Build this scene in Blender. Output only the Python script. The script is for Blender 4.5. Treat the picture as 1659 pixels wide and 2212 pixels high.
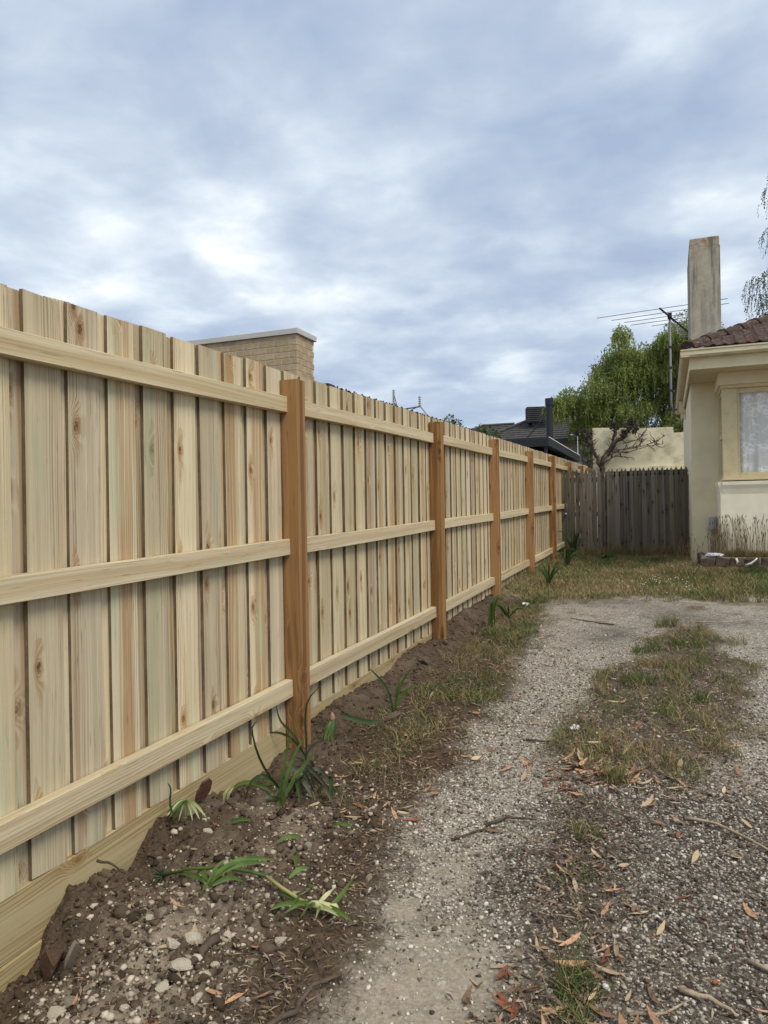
import bpy, bmesh, math, random
import numpy as np
from mathutils import Vector, Matrix, Quaternion

# ------------------------------------------------------------------ camera, sky, sun, exposure
for o in list(bpy.data.objects): bpy.data.objects.remove(o)
scene = bpy.context.scene
COL = scene.collection
CAM_X, CAM_Z = 1.95, 1.38
YAW = math.atan(610/1560.); ROLL = 0.017
cd = bpy.data.cameras.new('camera'); cam = bpy.data.objects.new('camera', cd); COL.objects.link(cam)
cd.sensor_fit = 'HORIZONTAL'; cd.sensor_width = 36.0; cd.lens = 36.0*1560/1659; cd.clip_end = 3000; cd.clip_start = 0.05
fw = Vector((-math.sin(YAW), math.cos(YAW), 0)); rt = Vector((math.cos(YAW), math.sin(YAW), 0)); up = Vector((0, 0, 1))
Rv = rt*math.cos(ROLL) - up*math.sin(ROLL); Uv = up*math.cos(ROLL) + rt*math.sin(ROLL)
cam.matrix_world = Matrix(((Rv.x, Uv.x, -fw.x, CAM_X), (Rv.y, Uv.y, -fw.y, 0), (Rv.z, Uv.z, -fw.z, CAM_Z), (0, 0, 0, 1)))
scene.camera = cam

SUN_DIR = Vector((0.62, -0.38, 0.95)).normalized()
world = bpy.data.worlds.new('World'); scene.world = world; world.use_nodes = True
sun_d = bpy.data.lights.new('sun', 'SUN'); sun_d.energy = 1.5; sun_d.angle = math.radians(25); sun_d.color = (1.0, 0.91, 0.78)
sun = bpy.data.objects.new('sun', sun_d); COL.objects.link(sun)
sun.rotation_euler = SUN_DIR.to_track_quat('Z', 'Y').to_euler(); sun.location = (8, -6, 14)
vs = scene.view_settings
vs.view_transform = 'Standard'; vs.look = 'None'; vs.exposure = 0.88; vs.gamma = 1.0; vs.use_curve_mapping = False

# ------------------------------------------------------------------ node helper
class NT:
    def __init__(s, nt):
        s.nt = nt; nt.nodes.clear()
    def n(s, typ, ins=None, out=0, **props):
        nd = s.nt.nodes.new(typ)
        for k, v in props.items(): setattr(nd, k, v)
        for k, v in (ins or {}).items():
            sk = nd.inputs[k]
            if isinstance(v, bpy.types.NodeSocket): s.nt.links.new(v, sk)
            elif v is not None:
                if sk.type == 'RGBA' and len(v) == 3: v = (*v, 1)
                sk.default_value = v
        return nd.outputs[out] if out is not None else nd
    def m(s, op, a, b=None, c=None, clamp=False):
        ins = {0: a}
        if b is not None: ins[1] = b
        if c is not None: ins[2] = c
        return s.n('ShaderNodeMath', ins, operation=op, use_clamp=clamp)
    def noise(s, vec, scale, detail=3, rough=0.55, out=0, dist=0.0):
        return s.n('ShaderNodeTexNoise', {'Vector': vec, 'Scale': scale, 'Detail': detail, 'Roughness': rough, 'Distortion': dist}, out=out)
    def vor(s, vec, scale, out='Distance', feature='F1', rnd=1.0):
        nd = s.n('ShaderNodeTexVoronoi', {'Vector': vec, 'Scale': scale, 'Randomness': rnd}, out=None, feature=feature)
        return nd if out is None else nd.outputs[out]
    def mix(s, f, a, b, blend='MIX'):
        nd = s.n('ShaderNodeMix', None, out=None, data_type='RGBA', blend_type=blend)
        for sk, v in ((nd.inputs[0], f), (nd.inputs[6], a), (nd.inputs[7], b)):
            if isinstance(v, bpy.types.NodeSocket): s.nt.links.new(v, sk)
            else: sk.default_value = (*v, 1) if isinstance(v, (tuple, list)) and len(v) == 3 else v
        return nd.outputs[2]
    def ss(s, x, a, b):
        return s.n('ShaderNodeMapRange', {0: x, 1: a, 2: b, 3: 0.0, 4: 1.0}, interpolation_type='SMOOTHSTEP')
    def xyz(s, v):
        nd = s.n('ShaderNodeSeparateXYZ', {0: v}, out=None); return nd.outputs
    def vec(s, x, y, z):
        return s.n('ShaderNodeCombineXYZ', {0: x, 1: y, 2: z})
    def vm(s, op, a, b):
        return s.n('ShaderNodeVectorMath', {0: a, 1: b}, operation=op)
    def bump(s, h, strength=0.3, dist=0.01):
        return s.n('ShaderNodeBump', {'Height': h, 'Strength': strength, 'Distance': dist})
    def bsdf(s, col, rough=0.8, nrm=None, spec=0.3, **kw):
        ins = {'Base Color': col, 'Roughness': rough, 'Specular IOR Level': spec}
        if nrm is not None: ins['Normal'] = nrm
        ins.update(kw)
        sh = s.n('ShaderNodeBsdfPrincipled', ins)
        s.n('ShaderNodeOutputMaterial', {0: sh}, out=None)
        return sh

# overcast sky: broken stratocumulus over a Nishita sky, seen as a cloud deck in perspective
w = NT(world.node_tree)
sky = w.n('ShaderNodeTexSky', None, sky_type='NISHITA', sun_disc=False, sun_elevation=math.asin(SUN_DIR.z),
          sun_rotation=math.atan2(SUN_DIR.x, SUN_DIR.y), air_density=1.0, dust_density=1.0)
dirv = w.n('ShaderNodeTexCoord', None, out='Generated')
dx, dy, dz = w.xyz(dirv)
den = w.m('ADD', w.m('MAXIMUM', dz, 0.0), 0.15)
deck = w.vec(w.m('DIVIDE', dx, den), w.m('DIVIDE', dy, den), 0.0)
warp = w.noise(deck, 2.0, 2, 0.5, out=1)
deck2 = w.vm('ADD', deck, w.vm('MULTIPLY', w.vm('SUBTRACT', warp, (0.5, 0.5, 0.5)), (0.22, 0.22, 0.0)))
OFF = (1.3, 3.3, 0.0)
n1 = w.noise(w.vm('ADD', deck2, OFF), 1.5, 4, 0.5)
n2 = w.noise(w.vm('ADD', deck2, (9.1, 4.2, 2.0)), 4.4, 6, 0.55)
n3 = w.noise(w.vm('ADD', deck, (1.1, 7.7, 5.0)), 0.7, 2, 0.5)
wv_ = w.vm('ADD', deck2, w.vm('MULTIPLY', w.noise(deck, 6.0, 3, 0.55, out=1), (0.22, 0.22, 0.0)))
bil = w.n('ShaderNodeTexVoronoi', {'Vector': wv_, 'Scale': 3.1, 'Smoothness': 0.7}, out='Distance', feature='SMOOTH_F1')   # rounded cloud heaps
bil2 = w.m('SUBTRACT', 0.82, bil)
dens = w.m('ADD', w.m('ADD', w.m('ADD', w.m('MULTIPLY', n1, 0.36), w.m('MULTIPLY', n2, 0.26)), w.m('MULTIPLY', n3, 0.22)), w.m('MULTIPLY', bil2, 0.20))
rmp = w.n('ShaderNodeValToRGB', {0: w.n('ShaderNodeMapRange', {0: dens, 1: 0.37, 2: 0.63})}, out=None)
cr_ = rmp.color_ramp
for i, (p, c) in enumerate(((0.0, (0.285, 0.35, 0.475)), (0.30, (0.36, 0.425, 0.53)), (0.52, (0.445, 0.51, 0.595)), (0.70, (0.545, 0.605, 0.665)), (0.86, (0.67, 0.71, 0.745)), (1.0, (0.81, 0.83, 0.84)))):
    e = cr_.elements[i] if i < 2 else cr_.elements.new(p)
    e.position = p; e.color = (*c, 1)
hz = w.mix(w.m('MULTIPLY', w.ss(dz, 0.20, 0.0), 0.30), rmp.outputs[0], (0.56, 0.635, 0.71))
cloudy = w.mix(0.06, hz, w.n('ShaderNodeVectorMath', {0: sky, 1: (0.1, 0.1, 0.1)}, operation='MULTIPLY'))
bg = w.n('ShaderNodeBackground', {0: cloudy, 1: 0.80})
w.n('ShaderNodeOutputWorld', {0: bg}, out=None)

# ------------------------------------------------------------------ object helpers
WL = {}
def set_props(o, label=None, cat=None, group=None, kind=None):
    if label: o['label'] = label
    if cat: o['category'] = cat
    if group: o['group'] = group
    if kind: o['kind'] = kind
    return o
def empty(name, loc, label=None, cat=None, group=None, kind=None):
    o = bpy.data.objects.new(name, None); COL.objects.link(o); o.location = loc; o.empty_display_size = 0.1
    WL[o.name] = Vector(loc)
    return set_props(o, label, cat, group, kind)
def link(name, me, mat=None, parent=None, loc=(0, 0, 0), rot=None, scale=None, **props):
    """loc is in world space; children are stored relative to an unrotated parent"""
    o = bpy.data.objects.new(name, me); COL.objects.link(o)
    if mat is not None and len(me.materials) == 0: me.materials.append(mat)
    loc = Vector(loc); WL[o.name] = loc
    if parent is not None:
        o.parent = parent; o.location = loc - WL[parent.name]
    else: o.location = loc
    if rot is not None: o.rotation_euler = rot
    if scale is not None: o.scale = scale if hasattr(scale, '__len__') else (scale,)*3
    return set_props(o, **props)
def mesh_np(name, V, F, smooth=False, colors=None, attrs=None):
    """V (n,3); F (m,k) array of equal sized faces or list of such arrays"""
    me = bpy.data.meshes.new(name)
    Fs = F if isinstance(F, list) else [F]
    Fs = [np.asarray(f, dtype=np.int32) for f in Fs if len(f)]
    V = np.asarray(V, dtype=np.float32)
    me.vertices.add(len(V)); me.vertices.foreach_set('co', V.ravel())
    loops = np.concatenate([f.ravel() for f in Fs]); tot = np.concatenate([np.full(len(f), f.shape[1], np.int32) for f in Fs])
    me.loops.add(len(loops)); me.loops.foreach_set('vertex_index', loops)
    st = np.concatenate([[0], np.cumsum(tot)[:-1]]).astype(np.int32)
    me.polygons.add(len(tot)); me.polygons.foreach_set('loop_start', st)
    if smooth: me.polygons.foreach_set('use_smooth', np.ones(len(tot), bool))
    me.update(calc_edges=True)
    for nm, c in (attrs or {}).items():
        a = me.color_attributes.new(nm, 'FLOAT_COLOR', 'POINT'); a.data.foreach_set('color', np.asarray(c, np.float32).ravel())
    if colors is not None:
        a = me.color_attributes.new('col', 'FLOAT_COLOR', 'POINT')
        c = np.asarray(colors, np.float32)
        if c.shape[1] == 3: c = np.hstack([c, np.ones((len(c), 1), np.float32)])
        a.data.foreach_set('color', c.ravel())
    return me
class MB:
    """collects simple shapes for one mesh"""
    def __init__(s): s.v = []; s.f = []
    def add(s, v, f):
        b = len(s.v); s.v += [tuple(p) for p in v]; s.f += [tuple(i+b for i in q) for q in f]; return s
    def box(s, a, b, rot=None, at=None):
        x0, y0, z0 = a; x1, y1, z1 = b
        v = [Vector(p) for p in ((x0,y0,z0),(x1,y0,z0),(x1,y1,z0),(x0,y1,z0),(x0,y0,z1),(x1,y0,z1),(x1,y1,z1),(x0,y1,z1))]
        if rot is not None: v = [rot @ p for p in v]
        if at is not None: v = [p+Vector(at) for p in v]
        return s.add(v, [(0,3,2,1),(4,5,6,7),(0,1,5,4),(1,2,6,5),(2,3,7,6),(3,0,4,7)])
    def prism(s, prof, axis, a, b):
        """extrude a closed 2D profile along an axis (0,1,2) from a to b"""
        n = len(prof); v = []
        for t in (a, b):
            for p in prof:
                q = [p[0], p[1]]; q.insert(axis, t); v.append(q)
        f = [(i, (i+1) % n, n+(i+1) % n, n+i) for i in range(n)]
        return s.add(v, f+[tuple(range(n-1, -1, -1)), tuple(range(n, 2*n))])
    def tube(s, pts, rad, k=6, cap=True):
        pts = [Vector(p) for p in pts]; n = len(pts)
        rad = rad if hasattr(rad, '__len__') else [rad]*n
        ref = Vector((0, 0, 1)); v = []; prev = None
        for i, p in enumerate(pts):
            t = (pts[min(i+1, n-1)]-pts[max(i-1, 0)]).normalized()
            if prev is None:
                a = t.cross(ref if abs(t.z) < 0.9 else Vector((1, 0, 0))).normalized()
            else:
                a = (prev - t*prev.dot(t)).normalized()
            prev = a; b = t.cross(a)
            for j in range(k):
                g = 2*math.pi*j/k; v.append(p+(a*math.cos(g)+b*math.sin(g))*rad[i])
        f = [(i*k+j, i*k+(j+1) % k, (i+1)*k+(j+1) % k, (i+1)*k+j) for i in range(n-1) for j in range(k)]
        if cap: f += [tuple(range(k-1, -1, -1)), tuple(range((n-1)*k, n*k))]
        return s.add(v, f)
    def mesh(s, name='m', smooth=False, bevel=0.0, center=None):
        me = bpy.data.meshes.new(name)
        v = s.v if center is None else [tuple(Vector(p)-Vector(center)) for p in s.v]
        me.from_pydata(v, [], s.f)
        if bevel > 0:
            bm = bmesh.new(); bm.from_mesh(me)
            bmesh.ops.bevel(bm, geom=bm.edges[:], offset=bevel, segments=1, affect='EDGES', profile=0.5)
            bm.to_mesh(me); bm.free()
        if smooth: me.polygons.foreach_set('use_smooth', np.ones(len(me.polygons), bool))
        me.update()
        return me
    def build(s, name, mat, parent=None, loc=(0, 0, 0), smooth=False, bevel=0.0, **props):
        """vertices given in world space; origin at loc"""
        return link(name, s.mesh(name, smooth, bevel, loc), mat, parent, loc, **props)

# numpy value noise
def _h(ix, iy, seed):
    n = (ix.astype(np.int64)*374761393 + iy.astype(np.int64)*668265263 + seed*974634777) & 0x7fffffff
    n = ((n ^ (n >> 13))*1274126177) & 0x7fffffff
    return ((n ^ (n >> 16)) & 0xffff)/65535.0
def vnoise(x, y, seed=0):
    ix = np.floor(x); iy = np.floor(y); fx = x-ix; fy = y-iy
    fx = fx*fx*(3-2*fx); fy = fy*fy*(3-2*fy)
    a = _h(ix, iy, seed); b = _h(ix+1, iy, seed); c = _h(ix, iy+1, seed); d = _h(ix+1, iy+1, seed)
    return a+(b-a)*fx+(c-a)*fy+(a-b-c+d)*fx*fy
def fbm(x, y, seed=0, o=4):
    t = 0; a = 0.5; n = 0
    for i in range(o):
        t = t+a*vnoise(x*2**i+17.3*i, y*2**i-9.1*i, seed+i); n += a; a *= 0.5
    return t/n
def sst(x, a, b):
    t = np.clip((x-a)/(b-a), 0, 1); return t*t*(3-2*t)
rng = np.random.default_rng(7); random.seed(7)

# ------------------------------------------------------------------ ground height and regions
EY = [0.0,1.2,1.64,1.75,1.81,1.85,1.93,2.04,2.2,2.31,2.37,2.58,2.71,2.93,3.18,3.37,3.81,4.13,4.35,4.94,5.34,5.68,6.06,6.65,7.15,7.95,9.2,10.1,11.7,13.2,15,30]
ER = [-.06,-.1,-.11,-.11,-.05,.012,.038,.038,-.012,.033,.08,.056,.04,-.008,-.028,-.01,.09,.10,.09,.05,.115,.10,.07,.14,.145,.125,.105,.12,.07,.06,.04,0]
TLY = [0,1.74,1.94,2.2,2.45,2.81,3.27,3.92,4.85,6.26,8.75,9.4]; TLX = [1.1,1.1,1.06,1.11,1.0,.97,.89,.9,.91,.81,.65,.8]
TRY = [0,1.9,2.11,2.3,2.56,2.9,3.44,4.05,4.99,6.47,8.34,9]; TRX = [1.5,1.56,1.54,1.43,1.32,1.3,1.42,1.36,1.41,1.68,1.9,2.1]
MRY = [0,3.0,3.6,4.37,5.29,5.9,7.9,8.4]; MRX = [2.0,2.0,2.05,2.44,2.5,2.5,2.32,2.1]
def base_z(y):
    yc = np.clip(y, -6, 30); return np.where(yc < 13.5, 0.037*yc-0.05, 0.4495+(yc-13.5)*0.012)
def masks(x, y):
    wob = (fbm(x*3.1, y*3.1, 11, 3)-.5)+(fbm(x*11, y*11, 15, 3)-.5)*.55
    tl = np.interp(y, TLY, TLX)+wob*.34; tr = np.interp(y, TRY, TRX)+wob*.4; mr = np.interp(y, MRY, MRX)+wob*.4
    end = sst(y+wob*2.2+np.clip(1.3-x, 0, .5)*1.0, 8.85, 9.75)              # lawn beyond the drive
    drive = sst(x, tl-.13, tl+.13)*(1-end)
    med = sst(x, tr-.05, tr+.15)*(1-sst(x, mr-.12, mr+.08))*sst(y+wob*.6, 3.45, 3.75)*(1-sst(y+wob, 7.3, 8.0))*(1-end)
    lower = sst(x, tr-.1, tr+.12)*(1-sst(y+wob*.5, 3.4, 3.9))*(1-end)        # dark mixed gravel, near right
    weedstrip = np.exp(-((x-1.64+.1*wob)/.12)**2)*(1-sst(y, 3.2, 3.5))*sst(y, 1.2, 1.7)
    sand = (1-sst(y+wob*1.3, 1.95, 2.35))*drive*(1-lower)
    sand = np.maximum(sand, drive*np.exp(-((x-1.17)/.09)**2-((y-2.55+wob*.3)/.16)**2)*.95)
    dirt = (1-sst(x+wob*.3, .62, .95)*1.0)*(1-sst(y, 3.15, 3.6)) + (1-sst(x+wob*.28, .2, .36))*sst(y, 3.15, 3.6)*(1-sst(y, 11.5, 14))
    dirt = np.clip(dirt, 0, 1)*(1-drive*.6)
    verge = np.clip((1-drive)*(1-dirt), 0, 1)
    st = sum(a*np.exp(-((x-cx)/sx)**2-((y-cy+wob*.5)/sy)**2) for cx, cy, sx, sy, a in ((1.45, 7.0, .28, .45, .8), (1.25, 8.85, .5, .3, .75), (2.05, 8.3, .35, .55, .7), (2.6, 7.9, .5, .35, .45), (1.2, 4.3, .2, .4, .25)))
    stain = np.clip(st*(.5+fbm(x*6, y*6, 71, 3)), 0, 1)
    dust = np.clip(np.exp(-((x-.50)/.26)**2-((y-1.72)/.42)**2)*1.1+np.exp(-((x-.42)/.2)**2-((y-2.62)/.25)**2)*.7, 0, 1)*sst(fbm(x*5, y*5, 81, 4), .3, .58)
    return dict(dust=dust, stain=stain, drive=drive, med=med*(1-.2*dirt), lower=lower, weed=weedstrip, sand=np.clip(sand, 0, 1), dirt=dirt, verge=verge, lawn=end)
def ground_z(x, y, fine=True):
    x = np.asarray(x, float); y = np.asarray(y, float)
    e = np.interp(y, EY, ER)
    near = 1-sst(y, 3.0, 3.8)
    wdt = .16+.12*near
    prof = np.exp(-(np.clip(x-.02, 0, None)/wdt)**2)*(x > -.4)+0.0
    z = base_z(y)+e*prof
    # lumps of dug soil near the fence
    lump = np.exp(-((x-.36)/.26)**2-((y-2.45)/.55)**2)*.05 + np.exp(-((x-.4)/.2)**2-((y-3.9)/.22)**2)*.07 + np.exp(-((x-.55)/.25)**2-((y-1.75)/.35)**2)*.025
    z = z+lump
    if fine:
        m = masks(x, y)
        d = m['dirt']*(1-m['drive'])*(1-.5*sst(y, 3.3, 4.2))
        z = z+d*((fbm(x*9, y*9, 3, 4)-.5)*.08+(fbm(x*38, y*38, 5, 3)-.5)*.05-np.abs(fbm(x*17, y*17, 6, 2)-.5)*.05+.01)
        z = z+(1-d)*((fbm(x*5, y*5, 8, 3)-.5)*.02+(fbm(x*60, y*60, 9, 2)-.5)*.006)
        z = z-m['drive']*(1-m['med'])*.012*(1-m['lower'])+m['med']*.02
    return z
def gz(x, y): return float(ground_z(np.array([x]), np.array([y]))[0])
# ------------------------------------------------------------------ materials
def newmat(name):
    m = bpy.data.materials.new(name); m.use_nodes = True
    return m, NT(m.node_tree)
def wood(name, light, mid, streak, dark, L=2, W=1, T=0, knots=1.0, streaks=1.0, lines=1.0, green=0.0, rough=.82, tint=.16, freq=1.0, bumps=.3, HW=.14):
    m, n = newmat(name)
    co = n.n('ShaderNodeTexCoord', None, out='Object'); s = n.xyz(co)
    rnd = n.n('ShaderNodeObjectInfo', None, out='Random')
    l, wd, th = s[L], s[W], s[T]
    off = n.m('MULTIPLY', rnd, 57.0)
    lo = n.m('ADD', l, off)
    # knots
    kv = n.vec(n.m('MULTIPLY', n.m('ADD', wd, th), 8.0), n.m('MULTIPLY', lo, 4.2), 0.0)
    kn = n.vor(kv, 1.0, out=None); kn.voronoi_dimensions = '2D'
    kd = kn.outputs['Distance']; has = n.m('GREATER_THAN', n.xyz(kn.outputs['Color'])[0], 1-.38*knots)
    kp = n.xyz(n.vm('SUBTRACT', kv, kn.outputs['Position'])); fl = n.m('ADD', n.m('POWER', n.m('DIVIDE', kp[0], .2), 2.0), n.m('POWER', n.m('DIVIDE', kp[1], .75), 2.0))
    flame = n.m('MULTIPLY', n.ss(fl, 1.0, .15), has)
    jag = n.m('MULTIPLY', n.m('SUBTRACT', n.noise(n.vec(n.m('MULTIPLY', wd, 55.0), n.m('MULTIPLY', th, 55.0), n.m('MULTIPLY', lo, 18.0)), 1.0, 3, .6), .5), .16)
    kd = n.m('ADD', kd, jag)
    swirl = n.m('MULTIPLY', n.ss(kd, .45, .0), has)
    core = n.m('MULTIPLY', n.ss(kd, .095, .06), has)
    ring = n.m('MULTIPLY', n.ss(kd, .22, .08), has)
    # grain
    lowv = n.vec(n.m('MULTIPLY', wd, 5.0), n.m('MULTIPLY', th, 5.0), n.m('MULTIPLY', lo, .7))
    low = n.noise(lowv, 1.0, 2, .5)
    ph = n.m('ADD', n.m('ADD', n.m('MULTIPLY', wd, 30.0*freq), n.m('MULTIPLY', low, 2.0)), n.m('MULTIPLY', swirl, 1.5))
    gv = n.vec(n.m('MULTIPLY', ph, 1.6), n.m('MULTIPLY', th, 30.0), n.m('MULTIPLY', lo, .45))
    g1 = n.noise(gv, 1.0, 3, .6)
    fib = n.noise(n.vec(n.m('MULTIPLY', wd, 420.0), n.m('MULTIPLY', th, 260.0), n.m('MULTIPLY', lo, 4.0)), 1.0, 3, .65)
    lw = n.m('SINE', n.m('MULTIPLY', n.m('ADD', ph, n.m('MULTIPLY', g1, .8)), 17.0))
    patch = n.noise(n.vec(n.m('ADD', n.m('MULTIPLY', wd, 11.0), off), n.m('MULTIPLY', th, 9.0), n.m('MULTIPLY', lo, .5)), 1.0, 2, .5)
    line = n.m('MULTIPLY', n.ss(lw, -.1, 1.0), n.ss(patch, .42, .62))
    # heartwood streak, off-centre and different on every board
    hc = n.m('MULTIPLY', n.m('SUBTRACT', n.m('FRACT', n.m('MULTIPLY', rnd, 23.3)), .5), HW)
    hx = n.m('ABSOLUTE', n.m('SUBTRACT', n.m('ADD', wd, n.m('MULTIPLY', n.m('SUBTRACT', low, .5), .045)), hc))
    hwid = n.m('ADD', n.m('MULTIPLY', n.m('FRACT', n.m('MULTIPLY', rnd, 41.7)), HW*.34), HW*.05)
    heart = n.m('MULTIPLY', n.ss(n.m('DIVIDE', hx, hwid), 1.25, .75), n.ss(n.m('FRACT', n.m('MULTIPLY', rnd, 71.9)), .25, .6))
    stv = n.noise(n.vec(n.m('ADD', n.m('MULTIPLY', wd, 26.0), n.m('MULTIPLY', rnd, 31.0)), n.m('MULTIPLY', th, 20.0), n.m('MULTIPLY', lo, .4)), 1.0, 2, .55)
    st = n.m('MULTIPLY', n.m('MAXIMUM', n.m('MULTIPLY', heart, n.ss(g1, .2, .6)), n.m('MULTIPLY', n.ss(stv, .56, .7), .7)), streaks)
    c = n.mix(n.ss(g1, .3, .7), light, mid)
    c = n.mix(n.m('MULTIPLY', st, .66, clamp=True), c, streak)
    c = n.mix(n.m('MULTIPLY', line, .5*lines), c, n.mix(.5, streak, dark))
    fs = n.noise(n.vec(n.m('MULTIPLY', wd, 130.0), n.m('MULTIPLY', th, 100.0), n.m('MULTIPLY', lo, 7.0)), 1.0, 2, .5)
    c = n.mix(n.m('MULTIPLY', n.ss(fs, .64, .76), .4*lines), c, dark)
    c = n.mix(n.m('MULTIPLY', n.ss(fib, .4, .7), .22), c, dark)
    c = n.mix(n.m('MULTIPLY', n.m('MULTIPLY', flame, n.ss(n.m('ADD', g1, n.m('MULTIPLY', line, .3)), .3, .6)), .75), c, streak)
    c = n.mix(n.m('MULTIPLY', ring, .6), c, streak)
    crk = n.m('MULTIPLY', core, n.ss(n.noise(n.vec(n.m('MULTIPLY', wd, 90.0), n.m('MULTIPLY', th, 60.0), n.m('MULTIPLY', lo, 60.0)), 1.0, 3, .6), .3, .6))
    c = n.mix(n.m('MULTIPLY', crk, .95), c, dark)
    rr_ = n.m('MULTIPLY', n.m('MULTIPLY', n.ss(n.m('SINE', n.m('MULTIPLY', kd, 120.0)), .2, 1.0), ring), .5)
    c = n.mix(rr_, c, dark)
    if green:
        gn = n.noise(n.vec(n.m('MULTIPLY', wd, 9.0), th, n.m('MULTIPLY', lo, 1.1)), 1.3, 3, .6)
        c = n.mix(n.m('MULTIPLY', n.ss(gn, .5, .72), green), c, (.40, .46, .30))
        bl = n.noise(n.vec(n.m('MULTIPLY', wd, 40.0), th, n.m('MULTIPLY', lo, 7.0)), 1.0, 4, .65)
        c = n.mix(n.m('MULTIPLY', n.m('MULTIPLY', n.ss(bl, .6, .72), n.ss(gn, .5, .4)), .35), c, (.17, .16, .15))
    v = n.m('ADD', n.m('MULTIPLY', n.m('FRACT', n.m('MULTIPLY', rnd, 13.7)), tint), 1-tint*.55)
    c = n.n('ShaderNodeVectorMath', {0: c, 1: n.vec(v, v, n.m('ADD', n.m('MULTIPLY', n.m('SUBTRACT', n.m('FRACT', n.m('MULTIPLY', rnd, 7.3)), .55), tint*.3), v))}, operation='MULTIPLY')
    h = n.m('ADD', n.m('ADD', n.m('MULTIPLY', fib, .5), n.m('MULTIPLY', g1, .3)), n.m('MULTIPLY', core, -.5))
    saw = n.noise(n.vec(n.m('MULTIPLY', wd, 12.0), n.m('MULTIPLY', th, 12.0), n.m('MULTIPLY', lo, 110.0)), 1.0, 2, .5)
    h = n.m('ADD', h, n.m('MULTIPLY', saw, .25))
    n.bsdf(c, rough, n.bump(h, bumps, .004), .2)
    return m
PINE = dict(light=(.66, .572, .395), mid=(.53, .447, .293), streak=(.365, .222, .10), dark=(.12, .068, .032))
M = {}
M['paling'] = wood('paling_pine', **PINE, knots=.85, streaks=1.2, green=.55, tint=.34, lines=1.3)
M['rail'] = wood('rail_pine', light=(.64, .555, .38), mid=(.51, .425, .27), streak=(.40, .26, .11), dark=(.20, .12, .06), L=1, W=2, T=0, knots=.5, streaks=.5, green=.22, freq=1.2, lines=1.2)
M['plinth'] = wood('plinth_pine', HW=.2, light=(.46, .38, .215), mid=(.37, .295, .155), streak=(.30, .19, .075), dark=(.17, .115, .045), L=1, W=2, T=0, knots=.55, streaks=.35, lines=1.5, green=.12, freq=.8)
M['post'] = wood('post_cypress', HW=.1, light=(.41, .235, .105), mid=(.29, .155, .062), streak=(.165, .075, .028), dark=(.085, .035, .015), L=2, W=1, T=0, knots=.85, streaks=1.1, lines=1.3, tint=.5)
M['weathered'] = wood('weathered_timber', HW=.06, light=(.215, .19, .16), mid=(.152, .132, .11), streak=(.085, .07, .057), dark=(.032, .024, .019), L=2, W=0, T=1, knots=.55, streaks=1.0, lines=1.0, tint=.6, rough=.9)

M['paling_edge'] = None
def plain(name, col, rough=.7, var=.12, scale=6.0, bumpy=.0, spec=.3, metal=0.0, dirt=None, dirtscale=3.0, dirtamt=.5, bscale=60.0, stretch=(1, 1, 1)):
    m, n = newmat(name)
    co = n.n('ShaderNodeTexCoord', None, out='Object')
    cs = n.vm('MULTIPLY', co, stretch)
    a = n.noise(cs, scale, 4, .6)
    dk = tuple(c*(1-var) for c in col); lt = tuple(min(1, c*(1+var)) for c in col)
    c = n.mix(n.ss(a, .3, .7), dk, lt)
    if dirt is not None:
        b = n.noise(n.vm('ADD', cs, (5.2, 1.3, 8.8)), dirtscale, 5, .65)
        c = n.mix(n.m('MULTIPLY', n.ss(b, .48, .72), dirtamt), c, dirt)
    nr = n.bump(n.noise(co, bscale, 3, .6), bumpy, .01) if bumpy else None
    n.bsdf(c, rough, nr, spec, Metallic=metal)
    return m
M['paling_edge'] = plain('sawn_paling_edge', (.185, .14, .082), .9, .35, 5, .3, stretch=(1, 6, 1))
def vcol(name, rough=.75, spec=.25, bumpy=0.0, bscale=80.0, sub=0.0, var=.25, nscale=30.0):
    """colour carried by the pieces themselves (each stone, blade or leaf its own)"""
    m, n = newmat(name)
    c = n.n('ShaderNodeVertexColor', None, layer_name='col')
    co = n.n('ShaderNodeTexCoord', None, out='Object')
    a = n.noise(co, nscale, 3, .6)
    v = n.m('ADD', n.m('MULTIPLY', a, var*2), 1-var)
    c = n.n('ShaderNodeVectorMath', {0: c, 1: n.vec(v, v, v)}, operation='MULTIPLY')
    nr = n.bump(n.noise(co, bscale, 3, .6), bumpy, .006) if bumpy else None
    kw = {}
    n.bsdf(c, rough, nr, spec, **kw)
    return m
M['stone'] = vcol('stone', .9, .2, .5, 90, var=.22, nscale=40)
M['grass'] = vcol('grass_blades', .6, .25, var=.12, nscale=3)
M['litter'] = vcol('leaf_litter', .7, .3, var=.2, nscale=60)
M['clod'] = vcol('soil_clods', .97, .1, .6, 120, var=.3, nscale=70)

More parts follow.
